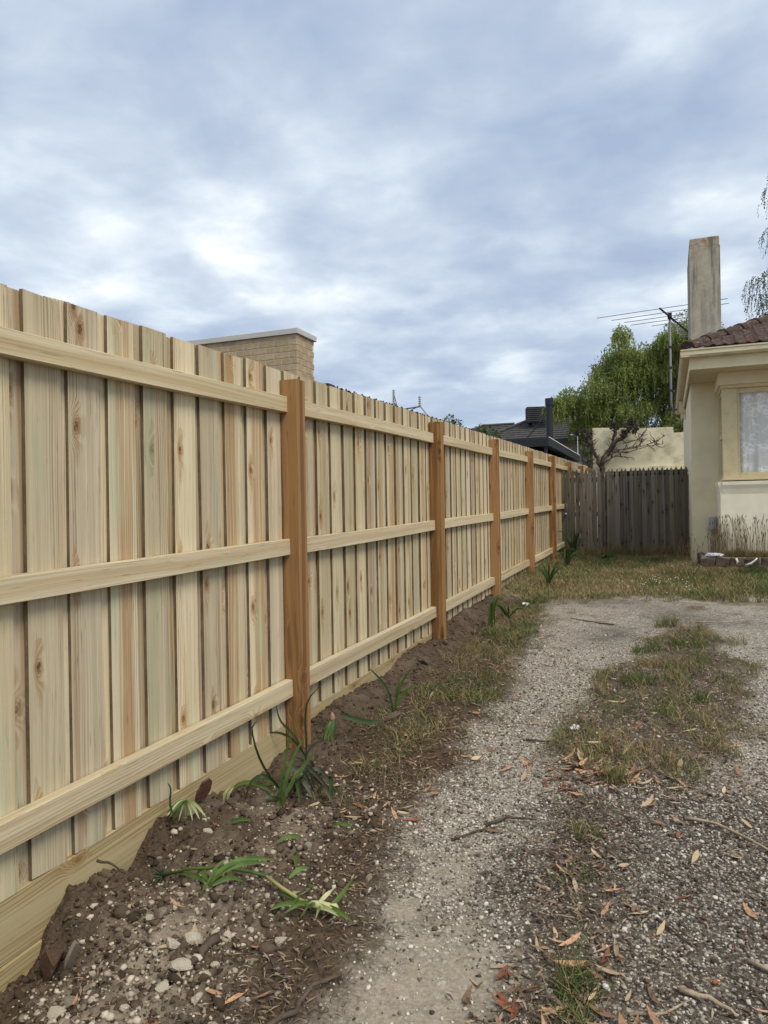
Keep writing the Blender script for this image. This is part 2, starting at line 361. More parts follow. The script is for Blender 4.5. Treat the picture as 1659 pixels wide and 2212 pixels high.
def leafmat(name, top, back, rough=.45, transl=.25, objvar=.3):
    m, n = newmat(name)
    rnd = n.n('ShaderNodeObjectInfo', None, out='Random')
    co = n.n('ShaderNodeTexCoord', None, out='Object')
    a = n.noise(co, 9.0, 3, .6)
    c = n.mix(n.ss(a, .3, .7), top, back)
    v = n.m('ADD', n.m('MULTIPLY', rnd, objvar*2), 1-objvar)
    c = n.n('ShaderNodeVectorMath', {0: c, 1: n.vec(v, v, v)}, operation='MULTIPLY')
    p = n.n('ShaderNodeBsdfPrincipled', {'Base Color': c, 'Roughness': rough, 'Specular IOR Level': .4})
    t = n.n('ShaderNodeBsdfTranslucent', {'Color': c})
    x = n.n('ShaderNodeMixShader', {0: transl, 1: p, 2: t})
    n.n('ShaderNodeOutputMaterial', {0: x}, out=None)
    return m
def strapmat(name, top, back, rough=.5, transl=.2, objvar=.25):
    m, n = newmat(name)
    rnd = n.n('ShaderNodeObjectInfo', None, out='Random'); co = n.n('ShaderNodeTexCoord', None, out='Object')
    at = n.n('ShaderNodeSeparateColor', {0: n.n('ShaderNodeVertexColor', None, layer_name='col')}, out=None).outputs   # r: along leaf, g: across
    a = n.noise(co, 14.0, 4, .6); vein = n.m('SINE', n.m('MULTIPLY', at[1], 60.0))
    c = n.mix(n.ss(a, .3, .7), top, back)
    c = n.mix(n.m('MULTIPLY', n.ss(vein, .2, 1.0), .22), c, tuple(q*1.7 for q in back))
    v = n.m('ADD', n.m('MULTIPLY', rnd, objvar*2), 1-objvar)
    c = n.n('ShaderNodeVectorMath', {0: c, 1: n.vec(v, v, v)}, operation='MULTIPLY')
    tip = n.ss(n.m('ADD', at[0], n.m('MULTIPLY', n.m('SUBTRACT', a, .5), .5)), .84, .98)
    c = n.mix(n.m('MULTIPLY', tip, n.ss(rnd, .25, .5)), c, (.17, .11, .05))
    c = n.mix(n.m('MULTIPLY', n.ss(n.noise(co, 45.0, 3, .6), .6, .72), .5), c, (.16, .125, .085))
    p = n.n('ShaderNodeBsdfPrincipled', {'Base Color': c, 'Roughness': rough, 'Specular IOR Level': .3})
    t = n.n('ShaderNodeBsdfTranslucent', {'Color': c})
    n.n('ShaderNodeOutputMaterial', {0: n.n('ShaderNodeMixShader', {0: transl, 1: p, 2: t})}, out=None)
    return m
def leafcol(name, rough=.5, transl=.3):
    m, n = newmat(name)
    c = n.n('ShaderNodeVertexColor', None, layer_name='col')
    p = n.n('ShaderNodeBsdfPrincipled', {'Base Color': c, 'Roughness': rough, 'Specular IOR Level': .35})
    t = n.n('ShaderNodeBsdfTranslucent', {'Color': c})
    x = n.n('ShaderNodeMixShader', {0: transl, 1: p, 2: t})
    n.n('ShaderNodeOutputMaterial', {0: x}, out=None)
    return m
M['crown'] = leafcol('tree_leaves', .5, .3)
M['strap'] = strapmat('strap_leaf', (.07, .125, .028), (.125, .20, .045), .5, .25)
M['strap_dark'] = strapmat('strap_leaf_dark', (.03, .055, .022), (.05, .08, .03), .45, .15)
M['strap_dull'] = strapmat('wilted_leaf', (.07, .082, .058), (.115, .12, .085), .6, .1)
M['stalk'] = leafmat('pale_stalk', (.42, .34, .15), (.26, .30, .09), .5, .1, .1)
M['bulb'] = leafmat('pale_bulb', (.55, .55, .30), (.42, .46, .20), .5, .1, .1)
M['gumleaf'] = leafmat('gum_leaf_dry', (.33, .17, .085), (.46, .28, .16), .6, .12, .5)
M['gumleaf_red'] = leafmat('gum_leaf_red', (.22, .07, .035), (.33, .13, .06), .55, .12, .4)
M['gumleaf_pale'] = leafmat('gum_leaf_pale', (.48, .35, .19), (.55, .43, .27), .6, .12, .35)
M['twig'] = plain('twig_bark', (.085, .062, .044), .9, .35, 20, .4)
M['twig_pale'] = plain('twig_pale', (.33, .26, .18), .9, .3, 20, .4)
M['bark'] = plain('tree_bark', (.13, .10, .075), .95, .35, 9, .6)
M['vine'] = plain('vine_wood', (.058, .043, .034), .95, .45, 14, .6, dirt=(.22, .185, .165), dirtscale=6, dirtamt=.6)
M['pale_rock'] = plain('limestone', (.62, .555, .42), .92, .16, 26, .7, dirt=(.30, .245, .175), dirtscale=14, dirtamt=.6, bscale=70)
M['grey_rock'] = plain('grey_stone', (.34, .29, .225), .92, .22, 26, .7, dirt=(.13, .105, .08), dirtscale=14, dirtamt=.7, bscale=70)
M['brown_rock'] = plain('brown_clod', (.155, .115, .082), .95, .3, 26, .8, dirt=(.08, .055, .04), dirtscale=14, dirtamt=.6, bscale=70)
M['rust_rock'] = plain('rusty_rubble', (.13, .075, .048), .92, .35, 22, .8, dirt=(.08, .05, .035), dirtscale=10, dirtamt=.7)
M['gumnut'] = plain('gum_nut', (.13, .07, .045), .8, .4, 30, .3)
M['gumnut_red'] = plain('gum_nut_red', (.38, .12, .05), .7, .3, 30, .3)
M['white_scrap'] = plain('paper_scrap', (.78, .78, .76), .7, .05)

# house
M['render_cream'] = plain('cream_render', (.77, .69, .49), .85, .05, 3, .12, dirt=(.52, .44, .28), dirtscale=1.6, dirtamt=.22, bscale=140)
M['render_white'] = plain('pale_render', (.84, .785, .62), .85, .05, 3, .12, dirt=(.60, .52, .36), dirtscale=1.8, dirtamt=.25, bscale=140)
M['soffit'] = plain('soffit_paint', (.60, .54, .40), .7, .04, 3)
M['trim'] = plain('cream_trim', (.66, .56, .335), .55, .04, 5, .05, dirt=(.38, .29, .15), dirtscale=7, dirtamt=.3)
M['fascia'] = plain('fascia_paint', (.68, .60, .40), .55, .04, 4, .03, dirt=(.45, .37, .22), dirtscale=4, dirtamt=.2)
M['gutter'] = plain('gutter_paint', (.62, .55, .37), .5, .06, 5, .03, dirt=(.24, .19, .12), dirtscale=6, dirtamt=.45, stretch=(1, 1, 3))
M['galv'] = plain('galvanised_pipe', (.17, .18, .19), .55, .1, 8, spec=.4, metal=.3)
M['alum'] = plain('aluminium_rod', (.25, .255, .26), .4, .08, 8, spec=.5, metal=.7)
M['blackplastic'] = plain('black_plastic', (.02, .02, .022), .5, .1, 8)
M['meter'] = plain('grey_enamel', (.38, .42, .45), .45, .06, 8, dirt=(.14, .13, .12), dirtscale=9, dirtamt=.3)
def tilemat():
    m, n = newmat('roof_tile')
    co = n.n('ShaderNodeTexCoord', None, out='Object'); rnd = n.n('ShaderNodeObjectInfo', None, out='Random')
    p = n.vm('ADD', co, n.vec(n.m('MULTIPLY', rnd, 31.0), n.m('MULTIPLY', rnd, 17.0), 0.0))
    a = n.noise(p, 7, 4, .65); b = n.noise(p, 24, 4, .7); l = n.noise(p, 15, 3, .6)
    c = n.mix(n.ss(a, .42, .68), (.085, .05, .04), (.185, .085, .065))
    c = n.mix(n.m('MULTIPLY', n.ss(n.noise(p, 4.0, 3, .6), .42, .56), .85), c, (.075, .055, .047))
    c = n.mix(n.m('MULTIPLY', n.ss(b, .42, .6), .8), c, (.05, .036, .03))
    c = n.mix(n.m('MULTIPLY', n.ss(l, .58, .68), .7), c, (.20, .19, .145))
    n.bsdf(c, .92, n.bump(b, .5, .01), .15)
    return m
M['tile'] = tilemat()
def chimneymat():
    m, n = newmat('chimney_render')
    co = n.n('ShaderNodeTexCoord', None, out='Object'); s = n.xyz(co)
    a = n.noise(co, 3.0, 5, .65); b = n.noise(co, 16, 5, .7)
    st = n.noise(n.vec(n.m('MULTIPLY', s[0], 9.0), n.m('MULTIPLY', s[1], 9.0), n.m('MULTIPLY', s[2], .7)), 1.0, 4, .6)
    c = n.mix(n.ss(a, .3, .7), (.34, .31, .24), (.45, .42, .33))
    c = n.mix(n.m('MULTIPLY', n.ss(b, .5, .75), .5), c, (.52, .50, .42))
    c = n.mix(n.m('MULTIPLY', n.ss(b, .48, .3), .4), c, (.20, .185, .15))
    hi = n.ss(s[2], .3, 2.2)
    c = n.mix(n.m('MULTIPLY', n.m('MULTIPLY', n.ss(st, .46, .62), n.m('ADD', n.m('MULTIPLY', hi, .75), .2)), .9), c, (.13, .125, .115))
    li = n.m('MULTIPLY', n.ss(n.noise(co, 9, 4, .7), .50, .60), n.ss(s[2], 2.05, 2.55))
    c = n.mix(n.m('MULTIPLY', li, .9), c, (.30, .14, .035))
    n.bsdf(c, .95, n.bump(b, .35, .01), .15)
    return m
M['chimney'] = chimneymat()
def glassmat():
    m, n = newmat('window_glass')
    lw = n.n('ShaderNodeLayerWeight', {'Blend': .5}, out='Facing'); fr = n.m('ADD', n.m('MULTIPLY', n.m('POWER', lw, 5.0), .6), .045)
    g = n.n('ShaderNodeBsdfGlossy', {'Color': (1, 1, 1, 1), 'Roughness': .02}); t = n.n('ShaderNodeBsdfTransparent', {'Color': (.985, .99, .99, 1)})
    n.n('ShaderNodeOutputMaterial', {0: n.n('ShaderNodeMixShader', {0: fr, 1: t, 2: g})}, out=None)
    return m
M['glass'] = glassmat()
def lacemat():
    m, n = newmat('lace_curtain')
    co = n.n('ShaderNodeTexCoord', None, out='Object'); s = n.xyz(co)
    uv = n.vec(s[0], 0.0, s[2])
    wv = n.vm('ADD', uv, n.vm('MULTIPLY', n.noise(uv, 9, 2, .5, out=1), (.09, 0, .09)))
    f = n.vor(wv, 11.0, feature='DISTANCE_TO_EDGE'); g = n.vor(wv, 30.0, feature='DISTANCE_TO_EDGE')
    rg = n.noise(wv, 5.0, 3, .55)
    motif = n.m('MULTIPLY', n.m('MAXIMUM', n.ss(f, .13, .03), n.m('MULTIPLY', n.ss(g, .10, .02), .8)), n.ss(rg, .42, .56))
    band = n.m('MULTIPLY', n.ss(s[2], 1.5, 1.52), .5)
    mm = n.m('MAXIMUM', motif, band); al = n.m('ADD', n.m('MULTIPLY', mm, .06), .93)
    d = n.n('ShaderNodeBsdfDiffuse', {'Color': n.mix(mm, (.74, .73, .70), (.98, .98, .96))}); tl = n.n('ShaderNodeBsdfTranslucent', {'Color': (.8, .8, .8, 1)})
    d2 = n.n('ShaderNodeMixShader', {0: .05, 1: d, 2: tl})
    t = n.n('ShaderNodeBsdfTransparent', None)
    n.n('ShaderNodeOutputMaterial', {0: n.n('ShaderNodeMixShader', {0: al, 1: t, 2: d2})}, out=None)
    return m
M['lace'] = lacemat()
M['dark_room'] = plain('dim_room', (.35, .33, .30), .9, .1)
# neighbours
M['brick'] = plain('buff_brick', (.45, .345, .21), .9, .12, 14, .5, dirt=(.16, .11, .06), dirtscale=60, dirtamt=.55, bscale=120)
def brickvar():
    nt = M['brick'].node_tree
    b = [q for q in nt.nodes if q.type == 'BSDF_PRINCIPLED'][0]; src = b.inputs['Base Color'].links[0].from_socket
    r = nt.nodes.new('ShaderNodeObjectInfo'); mr = nt.nodes.new('ShaderNodeMapRange'); mr.inputs[3].default_value = .86; mr.inputs[4].default_value = 1.12
    nt.links.new(r.outputs['Random'], mr.inputs[0]); vm = nt.nodes.new('ShaderNodeVectorMath'); vm.operation = 'SCALE'
    nt.links.new(src, vm.inputs[0]); nt.links.new(mr.outputs[0], vm.inputs['Scale']); nt.links.new(vm.outputs[0], b.inputs['Base Color'])
brickvar()
M['mortar'] = plain('mortar', (.58, .53, .43), .95, .1, 20, .4)
M['capping'] = plain('metal_capping', (.50, .49, .46), .45, .03, 3, spec=.4)
M['charcoal'] = plain('charcoal_steel', (.022, .025, .03), .45, .08, 5, spec=.4)
M['black_paint'] = plain('black_flue_paint', (.014, .016, .021), .5, .1, 5, spec=.4)
M['slate_tile'] = plain('charcoal_tile', (.075, .07, .068), .8, .3, 7, .3, dirt=(.13, .12, .11), dirtscale=5, dirtamt=.4)
M['neigh_wall'] = plain('neighbour_render', (.50, .48, .43), .85, .05, 3)
M['pale_wall'] = plain('white_sheet', (.75, .77, .78), .6, .03, 3)
M['garage'] = plain('aged_cream_render', (.78, .71, .50), .9, .08, 2.0, .25, dirt=(.42, .36, .24), dirtscale=2.6, dirtamt=.7, bscale=50)
M['garage_dark'] = plain('garage_opening_shade', (.03, .027, .024), .8, .2, 4)  # near-black colour stands in for the shade inside the garage opening
M['bed_brick'] = plain('clinker_brick', (.085, .058, .042), .92, .35, 9, .6, dirt=(.08, .068, .055), dirtscale=6, dirtamt=.6)
M['bed_mortar'] = plain('old_mortar', (.24, .22, .18), .95, .3, 20, .6)
M['white_mortar'] = plain('white_patch', (.75, .72, .66), .9, .08, 20, .4)
M['pole'] = plain('pole_timber', (.40, .33, .24), .9, .15, 6)
M['insul'] = plain('porcelain', (.42, .40, .40), .35, .15, 20)

def groundmat():
    m, n = newmat('yard_ground')
    co = n.n('ShaderNodeTexCoord', None, out='Object')
    k1 = n.n('ShaderNodeVertexColor', None, out=None, layer_name='m1'); k2 = n.n('ShaderNodeVertexColor', None, out=None, layer_name='m2')
    r1 = n.n('ShaderNodeSeparateColor', {0: k1.outputs[0]}, out=None).outputs; r2 = n.n('ShaderNodeSeparateColor', {0: k2.outputs[0]}, out=None).outputs
    dirt, drive, med = r1[0], r1[1], r1[2]; sand, lower, lawn = r2[0], r2[1], r2[2]
    m3c = n.n('ShaderNodeSeparateColor', {0: n.n('ShaderNodeVertexColor', None, layer_name='m3')}, out=None).outputs; stn, weed = m3c[1], m3c[2]
    nA = n.noise(co, 2.3, 4, .6); nB = n.noise(co, 14, 4, .65); nC = n.noise(co, 70, 4, .7); nD = n.noise(co, 260, 3, .7)
    soil = n.mix(n.ss(nB, .3, .7), (.042, .029, .019), (.098, .07, .047))
    soil = n.mix(n.m('MULTIPLY', n.ss(nC, .45, .7), .5), soil, (.155, .115, .078))
    soil = n.mix(n.m('MULTIPLY', n.ss(nD, .62, .72), .55), soil, (.36, .32, .26))
    pale = n.ss(nA, .5, .72)
    soil = n.mix(n.m('MULTIPLY', pale, .3), soil, (.24, .19, .135))
    # gravel: individual chips with dark joints
    v = n.vor(n.vm('ADD', co, n.vm('MULTIPLY', n.noise(co, 60, 2, .5, out=1), (.006, .006, 0))), 78.0, out=None)
    cr = n.n('ShaderNodeSeparateColor', {0: v.outputs['Color']}, out=None).outputs
    chip = n.mix(cr[0], (.17, .145, .115), (.50, .455, .375))
    chip = n.mix(n.ss(cr[1], .82, .9), chip, (.62, .60, .55))
    gapm = n.ss(v.outputs['Distance'], .42, .72)
    gcol = n.mix(n.m('MULTIPLY', gapm, .8), chip, (.10, .085, .068))
    dustA = n.ss(nB, .35, .62)
    light = n.mix(n.m('MULTIPLY', dustA, .45), gcol, (.34, .295, .23))
    light = n.mix(n.m('MULTIPLY', n.ss(n.noise(co, 5.5, 5, .65), .5, .68), .6), light, (.13, .10, .072))
    v2 = n.vor(co, 85.0, out=None); cr2 = n.n('ShaderNodeSeparateColor', {0: v2.outputs['Color']}, out=None).outputs
    keep = n.m('GREATER_THAN', cr2[1], .3)
    dgrav = n.mix(n.m('MULTIPLY', n.m('SUBTRACT', 1.0, n.ss(v2.outputs['Distance'], .38, .6)), keep), n.mix(n.ss(nB, .35, .65), (.055, .043, .033), (.14, .115, .088)), n.mix(cr2[0], (.14, .118, .094), (.45, .415, .35)))
    sandc = n.mix(n.ss(nC, .35, .68), (.27, .225, .17), (.39, .335, .26))
    sandc = n.mix(n.m('MULTIPLY', n.ss(nD, .62, .7), .5), sandc, (.55, .52, .46))
    sandc = n.mix(n.m('MULTIPLY', n.ss(nB, .56, .72), .45), sandc, (.16, .135, .11))
    litter = n.mix(n.ss(nC, .35, .7), (.042, .03, .02), (.125, .085, .052))
    litter = n.mix(n.m('MULTIPLY', n.ss(nD, .58, .72), .4), litter, (.33, .24, .16))
    lawnc = n.mix(n.ss(nB, .35, .65), (.13, .10, .055), (.19, .155, .085))
    c = litter
    dst = n.n('ShaderNodeSeparateColor', {0: n.n('ShaderNodeVertexColor', None, layer_name='m3')}, out=None).outputs[0]
    soil = n.mix(n.m('MULTIPLY', dst, n.m('ADD', n.m('MULTIPLY', n.ss(nC, .3, .6), .5), .4)), soil, (.31, .26, .195))
    c = n.mix(dirt, c, soil)
    # dark stains on the far drive
    stain = n.m('MULTIPLY', stn, .85)
    dr = n.mix(stain, light, n.mix(.8, gcol, (.06, .05, .042)))
    dr = n.mix(lower, dr, dgrav)
    dr = n.mix(n.m('MULTIPLY', sand, n.m('ADD', n.m('MULTIPLY', n.ss(nB, .3, .6), .5), .5)), dr, sandc)
    c = n.mix(drive, c, dr)
    c = n.mix(n.m('MULTIPLY', med, .85), c, litter)
    c = n.mix(n.m('MULTIPLY', weed, .7), c, n.mix(.4, litter, soil))
    c = n.mix(lawn, c, lawnc)
    h = n.m('ADD', n.m('MULTIPLY', nC, .6), n.m('MULTIPLY', nD, .35))
    h = n.m('ADD', h, n.m('MULTIPLY', n.m('MULTIPLY', drive, n.m('SUBTRACT', 1.0, sand)), n.m('SUBTRACT', .6, v.outputs['Distance'])))
    n.bsdf(c, .95, n.bump(h, .65, .012), .15)
    return m
M['ground'] = groundmat()
# ------------------------------------------------------------------ ground sheet
def axis(pts):
    out = []
    for a, b, st in pts: out += list(np.arange(a, b, st))
    return np.array(out)
gx = np.concatenate([[-900, -300, -120, -60, -30, -15, -8, -4, -2, -1, -.5, -.3, -.2], axis([(-.12, .9, .012), (.9, 2.7, .016), (2.7, 4.2, .03), (4.2, 8, .3)]), [8, 10, 15, 30, 60, 120, 300, 900]])
gy = np.concatenate([[-300, -100, -40, -15, -6, -3, -1.5, -.5, 0, .4, .8, 1.1], axis([(1.3, 2.8, .011), (2.8, 4.5, .016), (4.5, 8, .03), (8, 15.2, .06), (15.2, 30, .5)]), [30, 40, 60, 100, 200, 400, 900, 1800]])
GX, GY = np.meshgrid(gx, gy)
GZ = ground_z(GX.ravel(), GY.ravel())
V = np.stack([GX.ravel(), GY.ravel(), GZ], 1)
nx, ny = len(gx), len(gy)
idx = np.arange(nx*ny).reshape(ny, nx)
F = np.stack([idx[:-1, :-1].ravel(), idx[:-1, 1:].ravel(), idx[1:, 1:].ravel(), idx[1:, :-1].ravel()], 1)
mk = masks(GX.ravel(), GY.ravel())
m1 = np.stack([mk['dirt'], mk['drive'], mk['med'], mk['stain']], 1); m2 = np.stack([mk['sand'], mk['lower'], mk['lawn'], mk['weed']], 1)
link('ground', mesh_np('ground', V, F, True, attrs={'m1': m1, 'm2': m2, 'm3': np.stack([mk['dust'], mk['stain'], mk['weed'], 1+0*mk['dust']], 1)}), M['ground'], kind='structure')

# ------------------------------------------------------------------ new timber fence
fence = empty('paling_fence', (0, 0, 0), 'new pale pine lapped paling fence with orange-brown timber posts, running along the left', 'fence')
SL = 0.0212
def rail_z(c, y): return c+SL*(y-1.63)
def plinth_top(y): return .186+.026*(y-1.65)
def ptop(y): return 2.127+SL*(y-1.69)
def paling_mesh(seed, wd, th, L):
    r = np.random.default_rng(seed); lv = np.array([0, .12, .3, .5, .7, .88, 1.0])*L; V = []
    base = np.array([(-th/2, -wd/2), (th/2, -wd/2), (th/2, wd/2), (-th/2, wd/2)])
    warp = r.normal(0, .0015, 3); tilt = r.normal(0, .0025)
    for i, z in enumerate(lv):
        o = np.array([warp[0]*math.sin(3*z/L), tilt*z/L+warp[1]*math.sin(5*z/L)*.8])
        for b in base: V.append((*(b+o+r.normal(0, .0006, 2)), z+(r.normal(0, .002) if i in (0, 6) else 0)))
    F = [(i*4+j, i*4+(j+1) % 4, i*4+4+(j+1) % 4, i*4+4+j) for i in range(6) for j in range(4)]+[(3, 2, 1, 0), (24, 25, 26, 27)]
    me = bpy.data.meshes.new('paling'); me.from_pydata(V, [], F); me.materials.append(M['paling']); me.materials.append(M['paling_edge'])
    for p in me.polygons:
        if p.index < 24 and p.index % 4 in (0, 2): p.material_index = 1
    return me
PITCH = .1935
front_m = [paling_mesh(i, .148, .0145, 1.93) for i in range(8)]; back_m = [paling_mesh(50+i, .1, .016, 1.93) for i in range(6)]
k0 = -5
for k in range(k0, 95):
    y = 1.772+PITCH*k+random.gauss(0, .003)
    yc = y+.075
    zt = ptop(yc)+random.gauss(0, .003); L = zt-plinth_top(yc)+.002
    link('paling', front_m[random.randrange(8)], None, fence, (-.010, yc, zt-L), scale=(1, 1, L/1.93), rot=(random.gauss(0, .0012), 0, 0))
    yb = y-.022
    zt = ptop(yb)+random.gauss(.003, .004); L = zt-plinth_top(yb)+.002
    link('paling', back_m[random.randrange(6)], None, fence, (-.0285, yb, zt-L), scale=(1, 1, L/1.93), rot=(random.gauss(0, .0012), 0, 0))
POSTS = [.95, 3.46, 6.10, 8.42, 10.78, 13.11, 15.48, 17.85, 19.6]
PD = .09; PX = .11
def wob_box(a, b, ax, seg, amp, seed, cham=.004):
    """long board with slightly uneven, eased edges"""
    r = np.random.default_rng(seed); a = np.array(a, float); b = np.array(b, float)
    o = [i for i in range(3) if i != ax]
    c = cham; lo0, hi0, lo1, hi1 = a[o[0]], b[o[0]], a[o[1]], b[o[1]]
    prof = [(lo0+c, lo1), (hi0-c, lo1), (hi0, lo1+c), (hi0, hi1-c), (hi0-c, hi1), (lo0+c, hi1), (lo0, hi1-c), (lo0, lo1+c)]
    V = []; ph = r.uniform(0, 6, 4)
    for i in range(seg+1):
        t = i/seg
        s = (amp*math.sin(3.1*t+ph[0]), amp*math.sin(4.3*t+ph[1]))
        for p in prof:
            q = [0, 0, 0]; q[ax] = a[ax]+(b[ax]-a[ax])*t
            q[o[0]] = p[0]+s[0]+r.normal(0, amp*.12); q[o[1]] = p[1]+s[1]+r.normal(0, amp*.12); V.append(q)
    n = 8; F = [(i*n+j, i*n+(j+1) % n, (i+1)*n+(j+1) % n, (i+1)*n+j) for i in range(seg) for j in range(n)]
    F += [tuple(range(n-1, -1, -1)), tuple(range(seg*n, seg*n+n))]
    me = bpy.data.meshes.new('board'); me.from_pydata(V, [], F); me.update()
    bm = bmesh.new(); bm.from_mesh(me); bmesh.ops.recalc_face_normals(bm, faces=bm.faces); bm.to_mesh(me); bm.free()
    return me
for i, y in enumerate(POSTS):
    zb = gz(.06, y)-.3; zt = ptop(y)-.062+random.gauss(0, .008)
    me = wob_box((0, 0, 0), (PX+random.uniform(-.004, .004), PD+random.uniform(-.004, .006), zt-zb), 2, 5, .0015, 300+i, .005)
    link('post', me, M['post'], fence, (.0005, y, zb), rot=(random.gauss(0, .0015), random.gauss(0, .0015), 0))
for i in range(len(POSTS)-1):
    ya, yb = POSTS[i]+PD+.001, POSTS[i+1]-.001
    Lr = yb-ya
    for c, hh in ((1.932, .084), (1.158, .086), (.398, .092)):
        me = wob_box((0, 0, -hh/2), (.046, Lr, hh/2), 1, 6, .003, random.randrange(9999), .002)
        link('rail', me, M['rail'], fence, (.0012, ya, rail_z(c, ya)), rot=(math.atan(SL), 0, 0))
yj = [.4, 2.15+.0, 4.52, 7.3, 9.6, 12.0, 14.4, 16.6, 19.9]
yj = [.3, 3.5, 4.78, 7.2, 9.6, 12.0, 14.4, 16.6, 19.9]
for i in range(len(yj)-1):
    ya, yb = yj[i]+.002, yj[i+1]
    for d, hh in ((0, .205), (.209, .2)):
        zt = plinth_top(ya)-d
        me = wob_box((-.05, 0, -hh), (0, yb-ya, 0), 1, 6, .0012, random.randrange(9999), .003)
        link('plinth_board', me, M['plinth'], fence, (-.003+.006*(d > 0), ya, zt), rot=(math.atan(.026), 0, 0))

# ------------------------------------------------------------------ weathered picket gate and side fence
GY0 = 14.8
gate = empty('picket_gate', (.03, GY0, .45), 'grey weathered picket gate with gaps between pickets and a round knob, beside the new fence', 'gate')
pfence = empty('picket_fence', (.88, GY0, .45), 'dark grey weathered pointed picket fence between the gate and the cream house', 'fence')
def picket(seed, wd, h):
    r = np.random.default_rng(seed); w2 = wd/2; sh = h-.115
    sh = h-.135
    L = [(-w2, 0), (-w2+r.normal(0, .0015), .7), (-w2+.001, sh-.045), (-w2+.014, sh-.02), (-w2+.013, sh), (-w2+.003, sh+.03), (-w2+.006, sh+.05), (0, h)]
    prof = L+[(-x, z) for x, z in L[-2::-1]]
    prof = [(x+r.normal(0, .0012), z) for x, z in prof]
    mb = MB(); mb.prism(prof, 1, -.009, .009)
    me = mb.mesh('picket'); me.materials.append(M['weathered']); return me
pk = [picket(i, .0745, 1.67) for i in range(7)]; pk2 = [picket(20+i, .0805, 1.67) for i in range(7)]
for i in range(10):
    x = .05+i*.0835
    link('picket', pk[i % 7], None, gate, (x, GY0, .50-.012*i/10+random.gauss(0, .006)), rot=(0, random.gauss(0, .004), 0))
for z in (.75, 1.27, 1.95):
    MB().box((.01, GY0+.011, z-.045), (.86, GY0+.055, z+.045)).build('rail', M['weathered'], gate, (.01, GY0+.03, z))
mb = MB()
for t in range(1, 9):
    pass
def lathe(prof, k=12):
    V = []; F = []
    for i, (r, z) in enumerate(prof):
        for j in range(k): V.append((r*math.cos(2*math.pi*j/k), r*math.sin(2*math.pi*j/k), z))
    n = len(prof)
    F = [(i*k+j, i*k+(j+1) % k, (i+1)*k+(j+1) % k, (i+1)*k+j) for i in range(n-1) for j in range(k)]
    F += [tuple(range(k-1, -1, -1)), tuple(range((n-1)*k, n*k))]
    return V, F
kv, kf = lathe([(.03, 0), (.03, .006), (.012, .01), (.012, .03), (.026, .036), (.032, .05), (.026, .064), (.008, .07)])
me = MB().add(kv, kf).mesh('knob', True)
link('knob', me, M['alum'], gate, (.075, GY0-.01, 1.27), rot=(math.pi/2, 0, 0))
for i in range(18):
    x = .90+i*.0822
    link('picket', pk2[i % 7], None, pfence, (x, GY0+random.gauss(0, .002), .485+random.gauss(0, .008)), rot=(0, random.gauss(0, .004), 0), scale=(1.0, 1, 1.0))
for z in (.75, 1.27, 1.95):
    MB().box((.865, GY0+.012, z-.05), (2.345, GY0+.06, z+.05)).build('rail', M['weathered'], pfence, (.9, GY0+.03, z))
for x in (.872, 2.29):
    MB().box((x-.045, GY0+.061, .2), (x+.045, GY0+.15, 2.05)).build('post', M['weathered'], pfence, (x, GY0+.1, .2))

# ------------------------------------------------------------------ cream house on the right
house = empty('cream_house', (2.35, 12.95, .45), 'cream rendered house with bay window, wide eaves and red tiled roof', 'house')
HX, HY, SOF = 2.35, 12.95, 3.405
def hp(name, mat, a, b, bevel=0.0, parent=None, **kw):
    c = [(a[i]+b[i])/2 for i in range(3)]; c[2] = min(a[2], b[2])
    return MB().box(a, b).build(name, M[mat], parent or house, c, bevel=bevel, **kw)
hp('wall', 'render_cream', (HX, HY, .1), (9.5, 18.2, SOF-.001))
# bay: base, bulkhead, windows between
BX, BY = 2.717, 12.05
prof = [(BY, .1), (BY, 1.60), (BY-.012, 1.68), (BY-.05, 1.735), (BY-.052, 1.775), (HY-.001, 1.80), (HY-.001, .1)]
mb = MB(); mb.prism([(BY, .1), (BY, 1.56), (BY-.02, 1.64), (BY-.045, 1.70), (BY-.047, 1.745), (BY+.1, 1.765), (HY-.002, 1.765), (HY-.002, .1)], 0, BX+.025, 9.4)
mb.build('bay_wall', M['render_white'], house, (BX, BY, .1))
mb = MB(); mb.prism([(BX, .1), (BX, 1.56), (BX-.01, 1.64), (BX-.028, 1.70), (BX-.03, 1.745), (BX+.0249, 1.763), (BX+.0249, .1)], 1, BY+.001, HY-.003)
mb.build('bay_side_wall', M['render_white'], house, (BX, BY+.3, .1))
hp('bulkhead', 'render_cream', (BX-.005, BY-.01, 3.215), (9.4, HY-.004, SOF-.002))
hp('bulkhead_moulding', 'trim', (BX+.03, BY+.03, 3.165), (9.3, HY-.1, 3.214))
sill = hp('window_sill', 'trim', (BX+.02, BY-.02, 1.768), (9.3, HY-.05, 1.80), .006)
